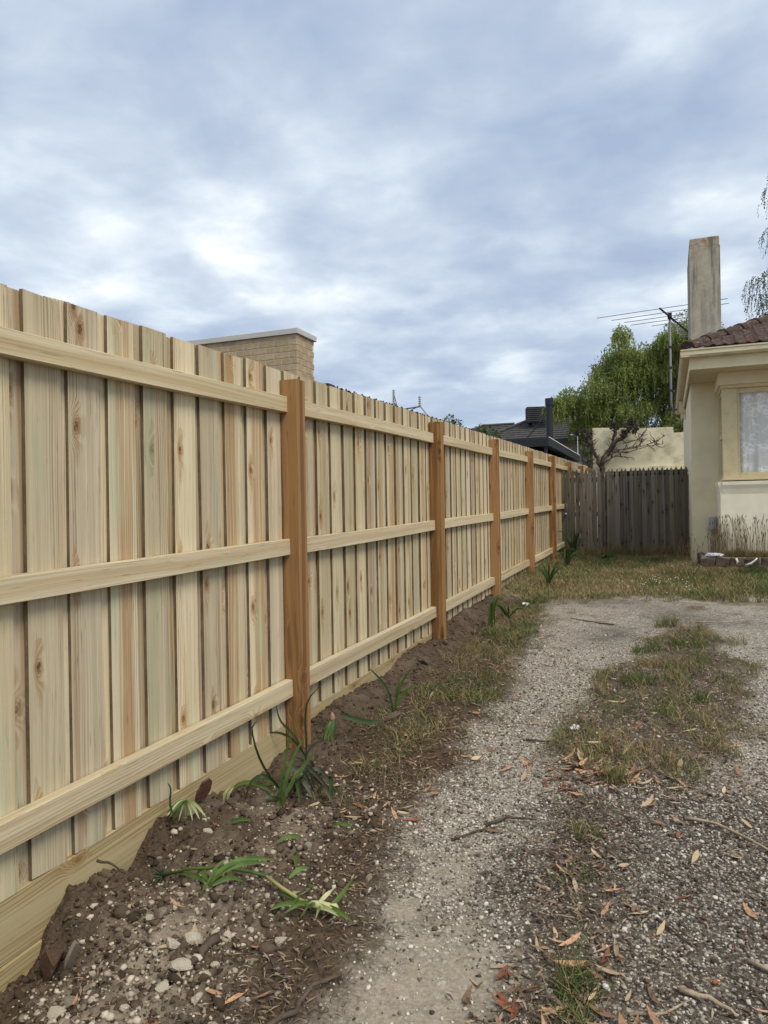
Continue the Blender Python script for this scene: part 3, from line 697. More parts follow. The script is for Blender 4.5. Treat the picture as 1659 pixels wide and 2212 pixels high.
# window framing
WF = BY+.06
win = empty('bay_window', (2.9, WF, 1.80)); win.parent = house; win.location = Vector((2.9, WF, 1.80))-WL[house.name]; WL[win.name] = Vector((2.9, WF, 1.80))
def wp(name, mat, a, b, bevel=0.0): return hp(name, mat, a, b, bevel, win)
wp('corner_post', 'trim', (BX+.045, WF, 1.801), (BX+.255, WF+.12, 3.164), .006)
wp('side_jamb', 'trim', (BX+.048, WF+.75, 1.801), (BX+.12, WF+.8, 3.164))
wp('sash_stile', 'trim', (BX+.256, WF+.03, 1.801), (BX+.285, WF+.09, 3.164), .004)
wp('bottom_rail', 'trim', (BX+.286, WF+.03, 1.801), (5.2, WF+.09, 1.885), .004)
wp('top_rail', 'trim', (BX+.286, WF+.03, 3.09), (5.2, WF+.09, 3.164), .004)
MB().add([(BX+.286, WF+.055, 1.886), (5.2, WF+.055, 1.886), (5.2, WF+.055, 3.089), (BX+.286, WF+.055, 3.089)], [(0, 1, 2, 3)]).build('glass_pane', M['glass'], win, (BX+.286, WF+.055, 1.886))
# side sash window
for z0, z1 in ((1.801, 1.87), (2.44, 2.49), (3.11, 3.164)):
    wp('side_sash_rail', 'trim', (BX+.06, WF+.121, z0), (BX+.10, WF+.749, z1))
wp('side_glass_pane', 'glass', (BX+.078, WF+.122, 1.871), (BX+.083, WF+.748, 2.439))
wp('side_glass_pane', 'glass', (BX+.078, WF+.122, 2.491), (BX+.083, WF+.748, 3.109))
wp('room_back', 'dark_room', (BX+.3, HY-.06, 1.805), (5.3, HY-.03, 3.16))
# lace curtain with folds
nxc, nzc = 260, 2; V = []
for i in range(nxc):
    x = BX+.27+i*(2.3/nxc); 
    for j in range(nzc+1): V.append((x, WF+.115+.018*math.sin(x*34)+.012*math.sin(x*61+1.2)+.01*math.sin(x*13), 1.80+j*1.36/nzc))
F = [(i*3+j, (i+1)*3+j, (i+1)*3+j+1, i*3+j+1) for i in range(nxc-1) for j in range(nzc)]
cur = MB().add([(p[0]-3, p[1]-WF, p[2]-1.8) for p in V], F).mesh('curtain', True)
link('lace_curtain', cur, M['lace'], None, (3, WF, 1.8), label='white patterned lace curtain hanging inside the bay window', cat='curtain')
# eaves
EX, EYF, EYB = 2.30, 11.5, 18.35
hp('soffit', 'soffit', (EX+.022, EYF+.022, SOF), (9.6, EYB, SOF+.012))
hp('front_fascia', 'fascia', (EX, EYF, SOF-.02), (9.6, EYF+.022, 3.60), .002)
hp('side_fascia', 'fascia', (EX, EYF+.024, SOF-.02), (EX+.022, EYB, 3.60))
def gutprof(s, o):   # quad gutter, outward direction s, hung on fascia at o
    pts = [(0, .0), (.085, 0), (.112, .03), (.112, .085), (.122, .092), (.122, .112), (.105, .112), (.105, .095), (.098, .04), (.078, .012), (.008, .012), (.008, .1), (0, .1)]
    return [(o+s*p[0], 3.555+p[1]) for p in pts]
mb = MB(); mb.prism(gutprof(-1, EYF-.001), 0, EX-.122, 9.6); mb.build('front_gutter', M['gutter'], house, (EX, EYF, 3.555))
mb = MB(); mb.prism(gutprof(-1, EX-.001), 1, EYF+.005, EYB+.05); mb.build('side_gutter', M['gutter'], house, (EX, 15, 3.555))
mb = MB(); mb.box((EX-.118, EYF-.118, 3.557), (EX-.002, EYF+.003, 3.572)); mb.build('gutter_corner', M['gutter'], house, (EX, EYF, 3.557))
mb = MB(); mb.box((EX-.07, 15.9, 3.30), (EX+.04, 16.02, 3.552)); mb.prism([(EX-.05, 3.18), (EX+.055, 3.18), (EX+.055, 3.30), (EX-.05, 3.30)], 1, 15.92, 16.0)
mb.build('rainwater_head', M['fascia'], house, (EX, 15.9, 3.2))
# roof: hip planes, tiles, hip caps
TP = .47
def roof_z(x, y): return 3.66+TP*min(x-(EX-.04), y-(EYF-.04))
rx0, ry0, rx1, ry1 = EX-.04, EYF-.04, 10.5, 18.4; hw = (ry1-ry0)/2
mb = MB(); z0 = 3.66-.04
A = [(rx0, ry0, z0), (rx1, ry0, z0), (rx1, ry1, z0), (rx0, ry1, z0), (rx0+hw, ry0+hw, z0+TP*hw), (rx1, ry0+hw, z0+TP*hw)]
mb.add(A, [(0, 1, 5, 4), (0, 4, 3), (3, 4, 5, 2), (1, 2, 5), (0, 3, 2, 1)])
roof = mb.build('roof', M['tile'], house, (rx0, ry0, z0))
# roll-profile roof tiles on the front slope
def rolltile(seed):
    r = np.random.default_rng(seed); xs = np.linspace(0, .30, 13); prof = []
    for x in xs:
        t = x/.30; prof.append(.012+.022*max(0, math.cos((t-.18)*2*math.pi*1.9))**1.2*(1 if t < .5 else .75))
    V = []; F = []
    for k, (s, dz) in enumerate(((0, 0.0), (.37, 0.0))):
        for x, p in zip(xs, prof): V.append((x, s, p+dz+r.normal(0, .0012)))
        for x, p in zip(xs, prof): V.append((x, s, p-.018))
    n = 13
    for j in range(n-1):
        F.append((j, j+1, 2*n+j+1, 2*n+j)); F.append((n+j+1, n+j, 3*n+j, 3*n+j+1)); F.append((n+j, n+j+1, j+1, j))
    me = bpy.data.meshes.new('roof_tile'); me.from_pydata(V, [], F); me.materials.append(M['tile']); me.update(); return me
rts = [rolltile(i) for i in range(5)]
ang = math.atan(TP)
for row in range(9):
    s = row*.315
    for c in range(14):
        x = 2.26+c*.30+.0
        yb = ry0-.03+s*math.cos(ang); zb = 3.66+s*math.sin(ang)+.03
        if x+.02 < rx0+(yb-ry0)+.0 or x > 6.2: continue
        link('roof_tile', rts[random.randrange(5)], None, roof, (x, yb, zb), rot=(ang+.035+random.gauss(0, .006), random.gauss(0, .008), random.gauss(0, .006)))
def hipcap(seed):
    r = np.random.default_rng(seed); V = []; F = []; k = 9
    st = [(0, .125), (.05, .128), (.06, .108), (.40, .098)]
    for s, rad in st:
        for j in range(k):
            g = math.pi*j/(k-1); V.append((rad*math.cos(g)*1.1, s, rad*math.sin(g)*.86+r.normal(0, .002)))
    for i in range(len(st)-1):
        for j in range(k-1): F.append((i*k+j, i*k+j+1, (i+1)*k+j+1, (i+1)*k+j))
    F.append(tuple(range(k)))
    me = bpy.data.meshes.new('hip_cap'); me.from_pydata(V, [], F); me.materials.append(M['tile']); me.update(); return me
hcs = [hipcap(i) for i in range(4)]
hd = Vector((1, 1, TP)).normalized(); pitch = math.asin(hd.z)
for i in range(11):
    p = Vector((rx0+.02, ry0+.02, 3.70))+hd*(i*.36)
    link('hip_cap', hcs[i % 4], None, roof, p, rot=(pitch+.02, random.gauss(0, .03), -math.pi/4))
# chimney
chy = empty('chimney', (2.41, 14.2, 3.7)); chy.parent = house; chy.location = Vector((2.41, 14.2, 3.7))-WL[house.name]; WL[chy.name] = Vector((2.41, 14.2, 3.7))
mb = MB(); mb.box((2.405, 14.2, 3.3), (2.915, 15.45, 6.05)); mb.build('chimney_shaft', M['chimney'], chy, (2.41, 14.2, 3.7), bevel=.006)
mb = MB(); mb.box((2.417, 14.212, 6.0501), (2.903, 15.44, 6.22)); mb.build('chimney_cap', M['chimney'], chy, (2.41, 14.2, 3.75), bevel=.01)
# meter box
meter = empty('meter_box', (2.66, 12.9, .95), 'small grey electricity meter box on the cream house wall by the bay', 'meter box')
mb = MB(); mb.box((2.60, 12.83, .97), (2.70, 12.945, 1.22)); mb.build('case', M['meter'], meter, (2.66, 12.9, .97), bevel=.012)
mb = MB(); mb.box((2.585, 12.80, 1.0), (2.665, 12.829, 1.20)); mb.build('lid', M['meter'], meter, (2.62, 12.8, 1.0), bevel=.008)
mb = MB(); mb.tube([(2.655, 12.88, .97), (2.655, 12.88, .5)], .016, 8); mb.build('conduit', M['meter'], meter, (2.66, 12.88, .5), smooth=True)

# ------------------------------------------------------------------ tv antenna
ant = empty('tv_antenna', (2.17, 17.0, 3.55), 'tv aerial with long thin rods on a bent grey mast at the house eave', 'antenna')
mx, my = 2.085, 17.0
mb = MB(); mb.tube([(2.20, my, 3.50), (2.13, my, 3.51), (mx+.012, my, 3.56), (mx, my, 3.68), (mx, my, 5.62)], .024, 8); mb.build('mast', M['galv'], ant, (mx, my, 3.5), smooth=True)
for z in (3.9, 4.4, 4.85):
    mb = MB(); mb.tube([(mx, my, z), (mx, my, z+.05)], .03, 8); mb.build('clamp_band', M['blackplastic'], ant, (mx, my, z))
bd = Vector((.42, .9, -.20)).normalized(); b0 = Vector((mx-.2, my-.5, 5.62)); b1 = b0+bd*1.75
mb = MB(); mb.tube([b0, b1], .02, 6); mb.build('boom', M['blackplastic'], ant, b0)
rd = Vector((1, -.28, -.03)).normalized()
for t, hl in ((.08, 1.36), (.3, 1.22), (.5, 1.0), (.68, .9), (.85, .55), (1.0, .35), (1.12, .33), (1.24, .3), (1.36, .3), (1.48, .28), (1.6, .28), (1.72, .26)):
    p = b0+bd*t+Vector((0, 0, .02)); j = Vector((random.gauss(0, .02), 0, random.gauss(0, .012)))
    mb = MB(); mb.tube([p-(rd+j)*hl, p+(rd-j)*hl], .0075, 5); mb.build('rod', M['alum'], ant, p)
mb = MB(); mb.box((mx-.045, my-.05, 5.5), (mx+.045, my+.05, 5.62)); mb.build('junction_box', M['blackplastic'], ant, (mx, my, 5.5), bevel=.006)

# ------------------------------------------------------------------ brick garden bed
bed = empty('garden_bed', (2.4, 11.66, .36), 'low old brick garden bed edging with white mortar patches below the bay', 'garden bed')
mb = MB(); mb.box((2.43, 11.70, .15), (6.0, 11.80, .625)); mb.build('front_wall', M['bed_mortar'], bed, (2.4, 11.7, .3))
mb = MB(); mb.box((2.43, 11.801, .15), (2.53, 12.85, .625)); mb.build('side_wall', M['bed_mortar'], bed, (2.4, 12, .3))
def chunk(sx, sy, sz, seed, jit=.009):
    r = np.random.default_rng(seed)
    bm = bmesh.new(); bmesh.ops.create_cube(bm, size=1.0); bmesh.ops.scale(bm, vec=(sx, sy, sz), verts=bm.verts)
    bmesh.ops.bevel(bm, geom=bm.edges[:], offset=min(sx, sy, sz)*.12, segments=1, affect='EDGES')
    for v in bm.verts: v.co += Vector(r.normal(0, jit, 3))
    me = bpy.data.meshes.new('brick'); bm.to_mesh(me); bm.free(); me.materials.append(M['bed_brick']); return me
bb = [chunk(.19, .11, .125, i) for i in range(6)]
for row in range(2):
    for c in range(11):
        x = 2.50+c*.202+(.0 if row else .1)-(.0 if row else .1); z = .56-row*.135
        link('brick', bb[random.randrange(6)], None, bed, (x+(0.1 if row else 0), 11.728+random.gauss(0, .006), z+random.gauss(0, .005)), rot=(random.gauss(0, .05), random.gauss(0, .05), random.gauss(0, .05)))
for c in range(5):
    link('brick', bb[random.randrange(6)], None, bed, (2.465+random.gauss(0, .006), 11.9+c*.2, .565), rot=(0, 0, math.pi/2+random.gauss(0, .03)))
for q in (((2.885, 11.668, .62), (2.90, 11.665, .575), (2.893, 11.668, .53)), ((3.0, 11.664, .515), (3.08, 11.662, .545), (3.13, 11.664, .59), (3.16, 11.668, .62))):
    mb = MB(); mb.tube(q, [.014, .018, .012, .014][:len(q)], 6); mb.build('mortar_patch', M['white_mortar'], bed, q[0], smooth=True)
mb = MB(); mb.box((2.54, 11.81, .2), (6, 12.04, .60)); mb.build('bed_soil', M['brown_rock'], bed, (2.6, 11.9, .2))
# crumpled bag on the bed corner
r = np.random.default_rng(3); bm = bmesh.new(); bmesh.ops.create_icosphere(bm, subdivisions=3, radius=1)
for v in bm.verts:
    k = 1+.25*math.sin(v.co.x*9+v.co.y*7)*math.sin(v.co.z*8+v.co.x*5)+r.normal(0, .05); v.co = Vector((v.co.x*.115*k, v.co.y*.06*k, v.co.z*.035*k))
me = bpy.data.meshes.new('rag'); bm.to_mesh(me); bm.free()
link('crumpled_bag', me, plain('bag_plastic', (.42, .42, .44), .5, .5, 30, .4), None, (2.60, 11.74, .655), label='crumpled grey plastic bag on the corner of the brick garden bed', cat='bag')
# ------------------------------------------------------------------ garage behind the gate
gar = empty('garage', (1.3, 20.5, .5), 'old cream rendered garage with stepped parapet and dark opening behind the pickets', 'garage')
def gp(name, mat, a, b, parent=gar, bevel=0.0):
    return MB().box(a, b).build(name, M[mat], parent, ((a[0]+b[0])/2, a[1], a[2]), bevel=bevel)
gp('pier', 'garage', (.10, 20.5, .2), (.42, 20.75, 2.449))
mb = MB(); mb.prism([(.10, 2.45), (6.0, 2.45), (6.0, 3.34), (2.16, 3.34), (2.15, 3.49), (1.2, 3.51), (.6, 3.56), (.10, 3.58)], 1, 20.5, 20.75)
mb.build('parapet', M['garage'], gar, (1.3, 20.5, 2.45))
gp('lintel', 'garage', (.42, 20.47, 2.37), (6.0, 20.499, 2.475))
gp('shade_panel', 'garage_dark', (.42, 21.1, .2), (6.0, 21.15, 3.0))  # added dark sheet, painted as the shade within the open garage
gp('side_wall', 'garage', (.10, 20.751, .2), (.3, 26, 3.2)); gp('roof', 'charcoal', (.301, 20.751, 3.0), (6.0, 26, 3.05))

# ------------------------------------------------------------------ brick parapet next door
bld = empty('brick_building', (-2.65, 8.64, .3), 'buff brick parapet with pale metal capping rising behind the new fence', 'building')
bx, by, zt = -2.65, 8.64, 3.80
MB().box((-5.2, by+.006, 0), (bx-.006, 9.15, zt-.001)).build('wall', M['mortar'], bld, (-4, 8.7, 0))
def bmesh_brick(l, d, name='brick'):
    me = MB().box((0, 0, 0), (l, d, .076)).mesh(name, bevel=.003); me.materials.append(M['brick']); return me
bf = bmesh_brick(.23, .11); bs = bmesh_brick(.11, .23); bh = bmesh_brick(.11, .11); bsr = {}
z = zt-.006-.076-.012; row = 0
z += .04
while z > 2.35:
    zz = z
    x = bx-.23 if row % 2 == 0 else bx-.12-.23
    if row % 2: link('brick', bs, None, bld, (bx-.11, by, zz)); ys = by+.24
    else: ys = by+.12
    while x > -5.2:
        link('brick', bf, None, bld, (x, by, zz)); x -= .24
    while ys < 9.12:
        L = min(.23, 9.155-ys)
        if L > .03:
            key = round(L, 3)
            if key not in bsr: bsr[key] = bmesh_brick(.11, key)
            link('brick', bsr[key], None, bld, (bx-.11, ys, zz))
        ys += .24
    z -= .086; row += 1
mb = MB(); mb.box((-5.3, by-.03, zt+.001), (bx+.03, 9.19, zt+.075)); mb.build('capping', M['capping'], bld, (bx, by, zt), bevel=.004)

# ------------------------------------------------------------------ low carport roof just behind the fence
cp = empty('carport', (-.6, 8, .3), 'black metal roof edge of a low carport just above the fence top', 'carport')
def cz(y): return 2.40+.0212*(y-5.3)
rot = Matrix.Rotation(math.atan(.0212), 3, 'X')
MB().box((-.05, 0, -.12), (0, 8.6, 0), rot, (-.58, 5.35, cz(5.35))).build('edge_gutter', M['charcoal'], cp, (-.6, 6, 2.4))
V = []; n = 230; 
for i in range(n):
    y = i*8.6/n; zc = .012+.012*math.sin(i*math.pi/2.0); V += [(-3.0, y, zc+.0), (-.575, y, zc)]
MB().add([rot @ Vector(p)+Vector((0, 5.35, cz(5.35))) for p in V], [(2*i, 2*i+1, 2*i+3, 2*i+2) for i in range(n-1)]).build('roof_sheet', M['charcoal'], cp, (-1, 6, 2.4), smooth=True)
sc = MB().tube([(0, 0, 0), (0, 0, .022)], .007, 6).mesh('screw'); sc.materials.append(M['charcoal'])
for i in range(48):
    y = 5.5+i*.175; link('roof_screw', sc, None, cp, (-.6, y, cz(y)+.015))
MB().box((-.72, 5.22, cz(5.2)-.10), (-.55, 5.34, cz(5.2)+.02)).build('end_cap', M['charcoal'], cp, (-.6, 5.3, 2.3))
for y in (5.6, 9.6, 13.6): MB().box((-.68, y, 0), (-.6, y+.08, cz(y)-.13)).build('post', M['charcoal'], cp, (-.6, y, 0))

# ------------------------------------------------------------------ black outbuilding with flue
shed = empty('black_outbuilding', (-1.3, 22, .5), 'black metal outbuilding with deep flat fascia behind the fence', 'outbuilding')
def sp(name, mat, a, b, parent=shed): return MB().box(a, b).build(name, M[mat], parent, ((a[0]+b[0])/2, a[1], a[2]))
sp('wall', 'black_paint', (-5.6, 22.4, .3), (-1.55, 30, 3.15))
sp('fascia', 'charcoal', (-5.9, 22.0, 3.28), (-1.31, 22.05, 3.56)); sp('side_fascia', 'charcoal', (-1.36, 22.051, 3.30), (-1.31, 30.4, 3.54))
sp('roof', 'charcoal', (-5.9, 22.051, 3.40), (-1.361, 30.4, 3.47)); sp('soffit', 'black_paint', (-5.8, 22.06, 3.29), (-1.37, 30.3, 3.31))
for k in range(3): sp('fascia_rib', 'black_paint', (-5.9, 21.99, 3.33+k*.07), (-1.31, 21.999, 3.345+k*.07))
sp('roof_edge_trim', 'pale_wall', (-1.40, 22.06, 3.541), (-1.30, 30.4, 3.565))
sp('post', 'charcoal', (-1.47, 22.15, .3), (-1.38, 22.25, 3.279)); sp('post', 'charcoal', (-1.47, 26.4, .3), (-1.38, 26.5, 3.28))
sp('window', 'neigh_wall', (-1.549, 24.0, 2.2), (-1.53, 24.7, 3.0))
flue = empty('flue', (-1.86, 26, 3.4), 'tall black flue pipe with cap rising from the outbuilding roof', 'flue')
mb = MB(); mb.tube([(-1.86, 26, 3.3), (-1.86, 26, 5.12)], .115, 20); mb.build('pipe', M['black_paint'], flue, (-1.86, 26, 3.3), smooth=False)
mb = MB(); mb.tube([(-1.86, 26, 5.06), (-1.86, 26, 5.30)], .145, 20); mb.build('cap', M['black_paint'], flue, (-1.86, 26, 5.06))
for dxx, dyy in ((-1.3, .5), (-1.15, -.3)):
    mb = MB(); mb.tube([(-1.86, 26, 4.85), (-1.86+dxx, 26+dyy, 3.5)], .012, 5); mb.build('stay_wire', M['black_paint'], flue, (-1.86, 26, 4.85))

# ------------------------------------------------------------------ tiled house beyond
nh = empty('dark_tiled_house', (-3, 34, .5), 'house with charcoal tiled hip roof beyond the outbuilding', 'house')
def np_(name, mat, a, b): return MB().box(a, b).build(name, M[mat], nh, ((a[0]+b[0])/2, a[1], a[2]))
np_('wall', 'neigh_wall', (-9, 34.4, .3), (.6, 42, 4.5))
def hip(cx0, cx1, cy0, cy1, ze, h, courses, name):
    """hip roof with real stepped tile courses"""
    mb = MB(); hw = (cy1-cy0)/2
    for k in range(courses):
        a, b = k/courses, (k+1)/courses
        for t0, t1 in ((a, b),):
            lo = [(cx0+hw*t0, cy0+hw*t0), (cx1-hw*t0, cy0+hw*t0), (cx1-hw*t0, cy1-hw*t0), (cx0+hw*t0, cy1-hw*t0)]
            hi = [(cx0+hw*t1, cy0+hw*t1), (cx1-hw*t1, cy0+hw*t1), (cx1-hw*t1, cy1-hw*t1), (cx0+hw*t1, cy1-hw*t1)]
            zl = ze+h*t0; zh = ze+h*t1
            V = [(*p, zl-.02) for p in lo]+[(*p, zl+.06) for p in lo]+[(*p, zh) for p in hi]
            mb.add(V, [(j, (j+1) % 4, 4+(j+1) % 4, 4+j) for j in range(4)]+[(4+j, 4+(j+1) % 4, 8+(j+1) % 4, 8+j) for j in range(4)])
    return mb.build(name, M['slate_tile'], nh, ((cx0+cx1)/2, cy0, ze))
hip(-6.7, .9, 33.6, 39.6, 4.55, 1.5, 12, 'roof')
hip(-9.8, -2.8, 35.6, 41, 4.75, 1.15, 9, 'roof_wing')
for a, b in (((-6.7, 33.6, 4.62), (-3.7, 36.6, 6.12)), ((.9, 33.6, 4.62), (-2.1, 36.6, 6.12)), ((-3.7, 36.6, 6.12), (-2.1, 36.6, 6.12)), ((-9.8, 35.6, 4.8), (-7.1, 38.3, 5.95)), ((-7.1, 38.3, 5.95), (-5.5, 38.3, 5.95))):
    mb = MB(); mb.tube([a, b], .075, 8); mb.build('hip_capping', M['slate_tile'], nh, a)
np_('gutter', 'charcoal', (-6.75, 33.5, 4.42), (.95, 33.6, 4.58)); np_('side_gutter', 'charcoal', (.9, 33.61, 4.42), (1.0, 39.6, 4.58))
# louvred roof cooler
cool = empty('roof_cooler', (-3.750, 36, 5.3), 'dark louvred cooler box standing on the charcoal roof', 'roof cooler')
mb = MB(); mb.prism([(-4.300, 5.62), (-4.230, 5.55), (-3.050, 5.55), (-3.000, 5.62), (-3.100, 6.28), (-4.230, 6.32), (-4.300, 6.22)], 1, 34.9, 35.7); mb.build('housing', M['charcoal'], cool, (-3.750, 35, 5.55))
for k in range(7):
    MB().box((-4.295, 34.86, 5.62+k*.095), (-3.050, 34.899, 5.665+k*.095)).build('louvre', M['slate_tile'], cool, (-3.750, 34.88, 5.62+k*.095))
MB().box((-4.000, 35.0, 5.0), (-3.250, 35.6, 5.549)).build('base', M['charcoal'], cool, (-3.650, 35.3, 5.0))
sa = empty('roof_antenna', (-1.3, 33.4, 4.3), 'small white antenna on a thin pole in front of the charcoal roof', 'antenna')
mb = MB(); mb.tube([(-1.45, 31, 3.5), (-1.45, 31, 4.52)], .018, 6); mb.build('pole', M['pale_wall'], sa, (-1.45, 31, 3.5))
mb = MB(); mb.tube([(-1.75, 31, 4.47), (-.75, 31, 4.52)], .022, 6); mb.build('boom', M['pale_wall'], sa, (-1.45, 31, 4.5))
for k in range(5):
    x = -1.65+k*.2; mb = MB(); mb.tube([(x, 30.75, 4.49), (x, 31.25, 4.49)], .008, 5); mb.build('rod', M['pale_wall'], sa, (x, 31, 4.49))

# ------------------------------------------------------------------ power pole top far behind the fence
pp = empty('power_pole', (-9.25, 30, .5), 'distant timber power pole top with insulators and crossarm above the fence', 'power pole')
px, py = -9.25, 30.0
mb = MB(); mb.tube([(px, py, .3), (px, py, 6.18)], [.16, .12], 10); mb.build('shaft', M['pole'], pp, (px, py, .3))
def insul(x, y, z, k, tilt=0.0):
    prof = []
    for i in range(k): prof += [(.03, i*.09), (.075, i*.09+.02), (.075, i*.09+.035), (.03, i*.09+.06)]
    v, f = lathe(prof+[(.02, k*.09)], 10)
    link('insulator', MB().add(v, f).mesh('insulator', False), M['insul'], pp, (x, y, z), rot=(0, tilt, 0))
insul(px+.02, py, 6.18, 7); insul(px+1.25, py-.05, 5.98, 5)
mb = MB(); mb.tube([(px-.35, py-.1, 5.80), (px+1.3, py-.1, 5.95)], .035, 6); mb.build('crossarm', M['galv'], pp, (px, py, 5.8))
mb = MB(); mb.tube([(px+.1, py-.1, 6.5), (px+.26, py-.1, 5.86)], .022, 5); mb.build('strut', M['galv'], pp, (px, py, 6))
mb = MB(); mb.tube([(px+.45, py-.1, 5.65), (px+1.15, py-.1, 5.93)], .02, 5); mb.build('strut', M['galv'], pp, (px, py, 5.8))
mb = MB(); mb.tube([(px+1.3, py-.1, 5.95), (px+1.75, py-.1, 5.35)], .028, 5); mb.build('lead_wire', M['galv'], pp, (px+1.3, py, 5.9))

# ------------------------------------------------------------------ trees
def quads_from(P, D, Nn, ln, wd, col, bend=0.0):
    """leaf blades: base points P, directions D, normals Nn, lengths, widths -> kite quads"""
    n = len(P); S = np.cross(D, Nn); S /= np.linalg.norm(S, axis=1, keepdims=True)+1e-9
    ln = np.asarray(ln)[:, None]; wd = np.asarray(wd)[:, None]
    V = np.empty((n, 4, 3)); V[:, 0] = P; V[:, 1] = P+D*ln*.45+S*wd*.5+Nn*bend*ln; V[:, 2] = P+D*ln; V[:, 3] = P+D*ln*.45-S*wd*.5+Nn*bend*ln
    C = np.repeat(col[:, None, :], 4, 1)
    return V.reshape(-1, 3), np.arange(n*4).reshape(n, 4), C.reshape(-1, 3)
def unit(a): return a/(np.linalg.norm(a, axis=1, keepdims=True)+1e-9)
def weeping_crown(r, centres, radii, strands, leaves, slen, leaf, wleaf, cola, colb, seedcol=.35, side=.35):
    Ps, Ds, Ns, Ls, Ws, Cs = [], [], [], [], [], []
    for c, R in zip(centres, radii):
        tone = r.uniform(0, 1)
        for s in range(strands):
            d = unit(r.normal(size=(1, 3)))[0]; d[2] = abs(d[2])*.9-.1
            st = c+d*R*np.array([1, 1, .75])*r.uniform(.55, 1.0)
            out = np.array([d[0], d[1], 0])*r.uniform(.1, .5)
            L = r.uniform(*slen)
            t = np.linspace(0, 1, leaves)
            path = st+out*L*(1-(1-t[:, None])**2)+np.stack([0*t, 0*t, -L*t**1.15], 1)+np.cumsum(r.normal(0, .008, (leaves, 3)), 0)
            tang = unit(np.gradient(path, axis=0))
            sd = unit(r.normal(size=(leaves, 3))+1e-6)
            dd = unit(tang*.75+sd*side+np.array([0, 0, -.25]))
            Ps.append(path); Ds.append(dd); Ns.append(unit(r.normal(size=(leaves, 3)))); Ls.append(np.full(leaves, 1)*r.uniform(*leaf, leaves)); Ws.append(r.uniform(*wleaf, leaves))
            mixv = np.clip(tone*.6+r.uniform(0, seedcol, leaves)+.15*r.normal(), 0, 1)[:, None]
            Cs.append(np.array(cola)*(1-mixv)+np.array(colb)*mixv)
    return quads_from(np.concatenate(Ps), np.concatenate(Ds), np.concatenate(Ns), np.concatenate(Ls), np.concatenate(Ws), np.concatenate(Cs))
def bush_crown(r, cen, rad, n, leaf, cola, colb):
    Ps = []; Ds = []; Cs = []
    for c, R in zip(cen, rad):
        d = unit(r.normal(size=(n, 3))); rr = R*r.uniform(.45, 1.05, (n, 1))**.6
        Ps.append(np.array(c)+d*rr); Ds.append(unit(d*.5+r.normal(size=(n, 3))*.7+np.array([0, 0, -.3])))
        t = np.clip(r.uniform(0, 1, (n, 1))*.7+r.uniform(-.1, .3), 0, 1); Cs.append(np.array(cola)*(1-t)+np.array(colb)*t)
    P = np.concatenate(Ps); m = len(P)
    return quads_from(P, np.concatenate(Ds), unit(r.normal(size=(m, 3))), r.uniform(*leaf, m), r.uniform(leaf[0]*.4, leaf[1]*.5, m), np.concatenate(Cs))
def branch_mb(mb, r, p, d, L, rad, depth, spread=.5, seg=4, droop=0.0, k=6, ends=None, ratio=.62):
    pts = [Vector(p)]; rads = [rad]; d = Vector(d).normalized()
    for i in range(seg):
        d = (d+Vector(r.normal(0, .13, 3))+Vector((0, 0, -droop))).normalized()
        pts.append(pts[-1]+d*L/seg); rads.append(rad*(1-(.45*(i+1)/seg)))
    mb.tube(pts, rads, k)
    if depth > 0:
        for j in range(3):
            q = pts[-1] if j == 0 else pts[random.randint(2, seg)]
            nd = (d+Vector(r.normal(0, spread, 3))).normalized()
            branch_mb(mb, r, q, nd, L*r.uniform(.55, .8), rads[-1]*.85, depth-1, spread, seg, droop, max(4, k-1), ends, ratio)
    elif ends is not None: ends.append(pts[-1])
r = np.random.default_rng(21)
pt = empty('pepper_tree', (1.2, 32, .5), 'large weeping light green pepper tree behind the garage and antenna', 'tree')
ends = []; mb = MB()
for d in ((-.5, 0, 1), (.3, .2, 1), (.05, -.3, 1)): branch_mb(mb, r, (1.0, 32, 2.2), d, 2.6, .16, 2, .55, ends=ends)
mb.tube([(1.2, 32, .3), (1.1, 32, 1.2), (1.0, 32, 2.4)], [.36, .28, .24], 10)
mb.build('trunk', M['bark'], pt, (1.2, 32, .3), smooth=True)
# clump centres following the outline: peaked at x 0.3 and 2.6, falling away to the left
cen, rad = [], []
def addc(x, z, R, y=32.0): cen.append(np.array([x, y+r.normal(0, .9), z])); rad.append(R)
for x, z, R in ((.35, 8.25, .42), (.1, 7.75, .6), (.75, 7.7, .6), (-.25, 7.1, .6), (.45, 7.1, .7), (1.1, 7.2, .7), (-.7, 6.4, .6), (0, 6.3, .8), (.8, 6.5, .8), (1.5, 6.6, .8), (-1.2, 5.9, .55), (-1.75, 5.95, .5), (-2.1, 5.7, .35), (-.6, 5.5, .7), (.2, 5.4, .8), (1, 5.5, .8), (1.8, 5.8, .8),
                (1.9, 7.6, .5), (2.2, 8.2, .45), (2.7, 8.3, .6), (2.5, 7.4, .7), (3.2, 7.9, .7), (3.6, 8.1, .5), (3.1, 6.8, .9), (2.4, 6.2, .8), (3.4, 5.6, .9), (2.6, 5.2, .9), (-1.6, 5.2, .4), (-1.0, 4.9, .5), (-.2, 4.6, .7), (.7, 4.5, .8), (1.6, 4.6, .8), (2.3, 4.3, .8), (3.0, 4.4, .8), (4.2, 6.8, .8), (4.0, 7.9, .5), (1.6, 7.5, .6), (1.95, 7.95, .5), (1.45, 6.9, .7), (1.2, 7.7, .45), (2.1, 6.9, .7)):
    addc(x, z, R); addc(x+r.normal(0, .2), z+r.normal(0, .15), R*.85)
V, F, C = weeping_crown(r, cen, rad, 70, 24, (.3, .85), (.07, .14), (.022, .042), (.13, .175, .036), (.40, .45, .125), side=.6)
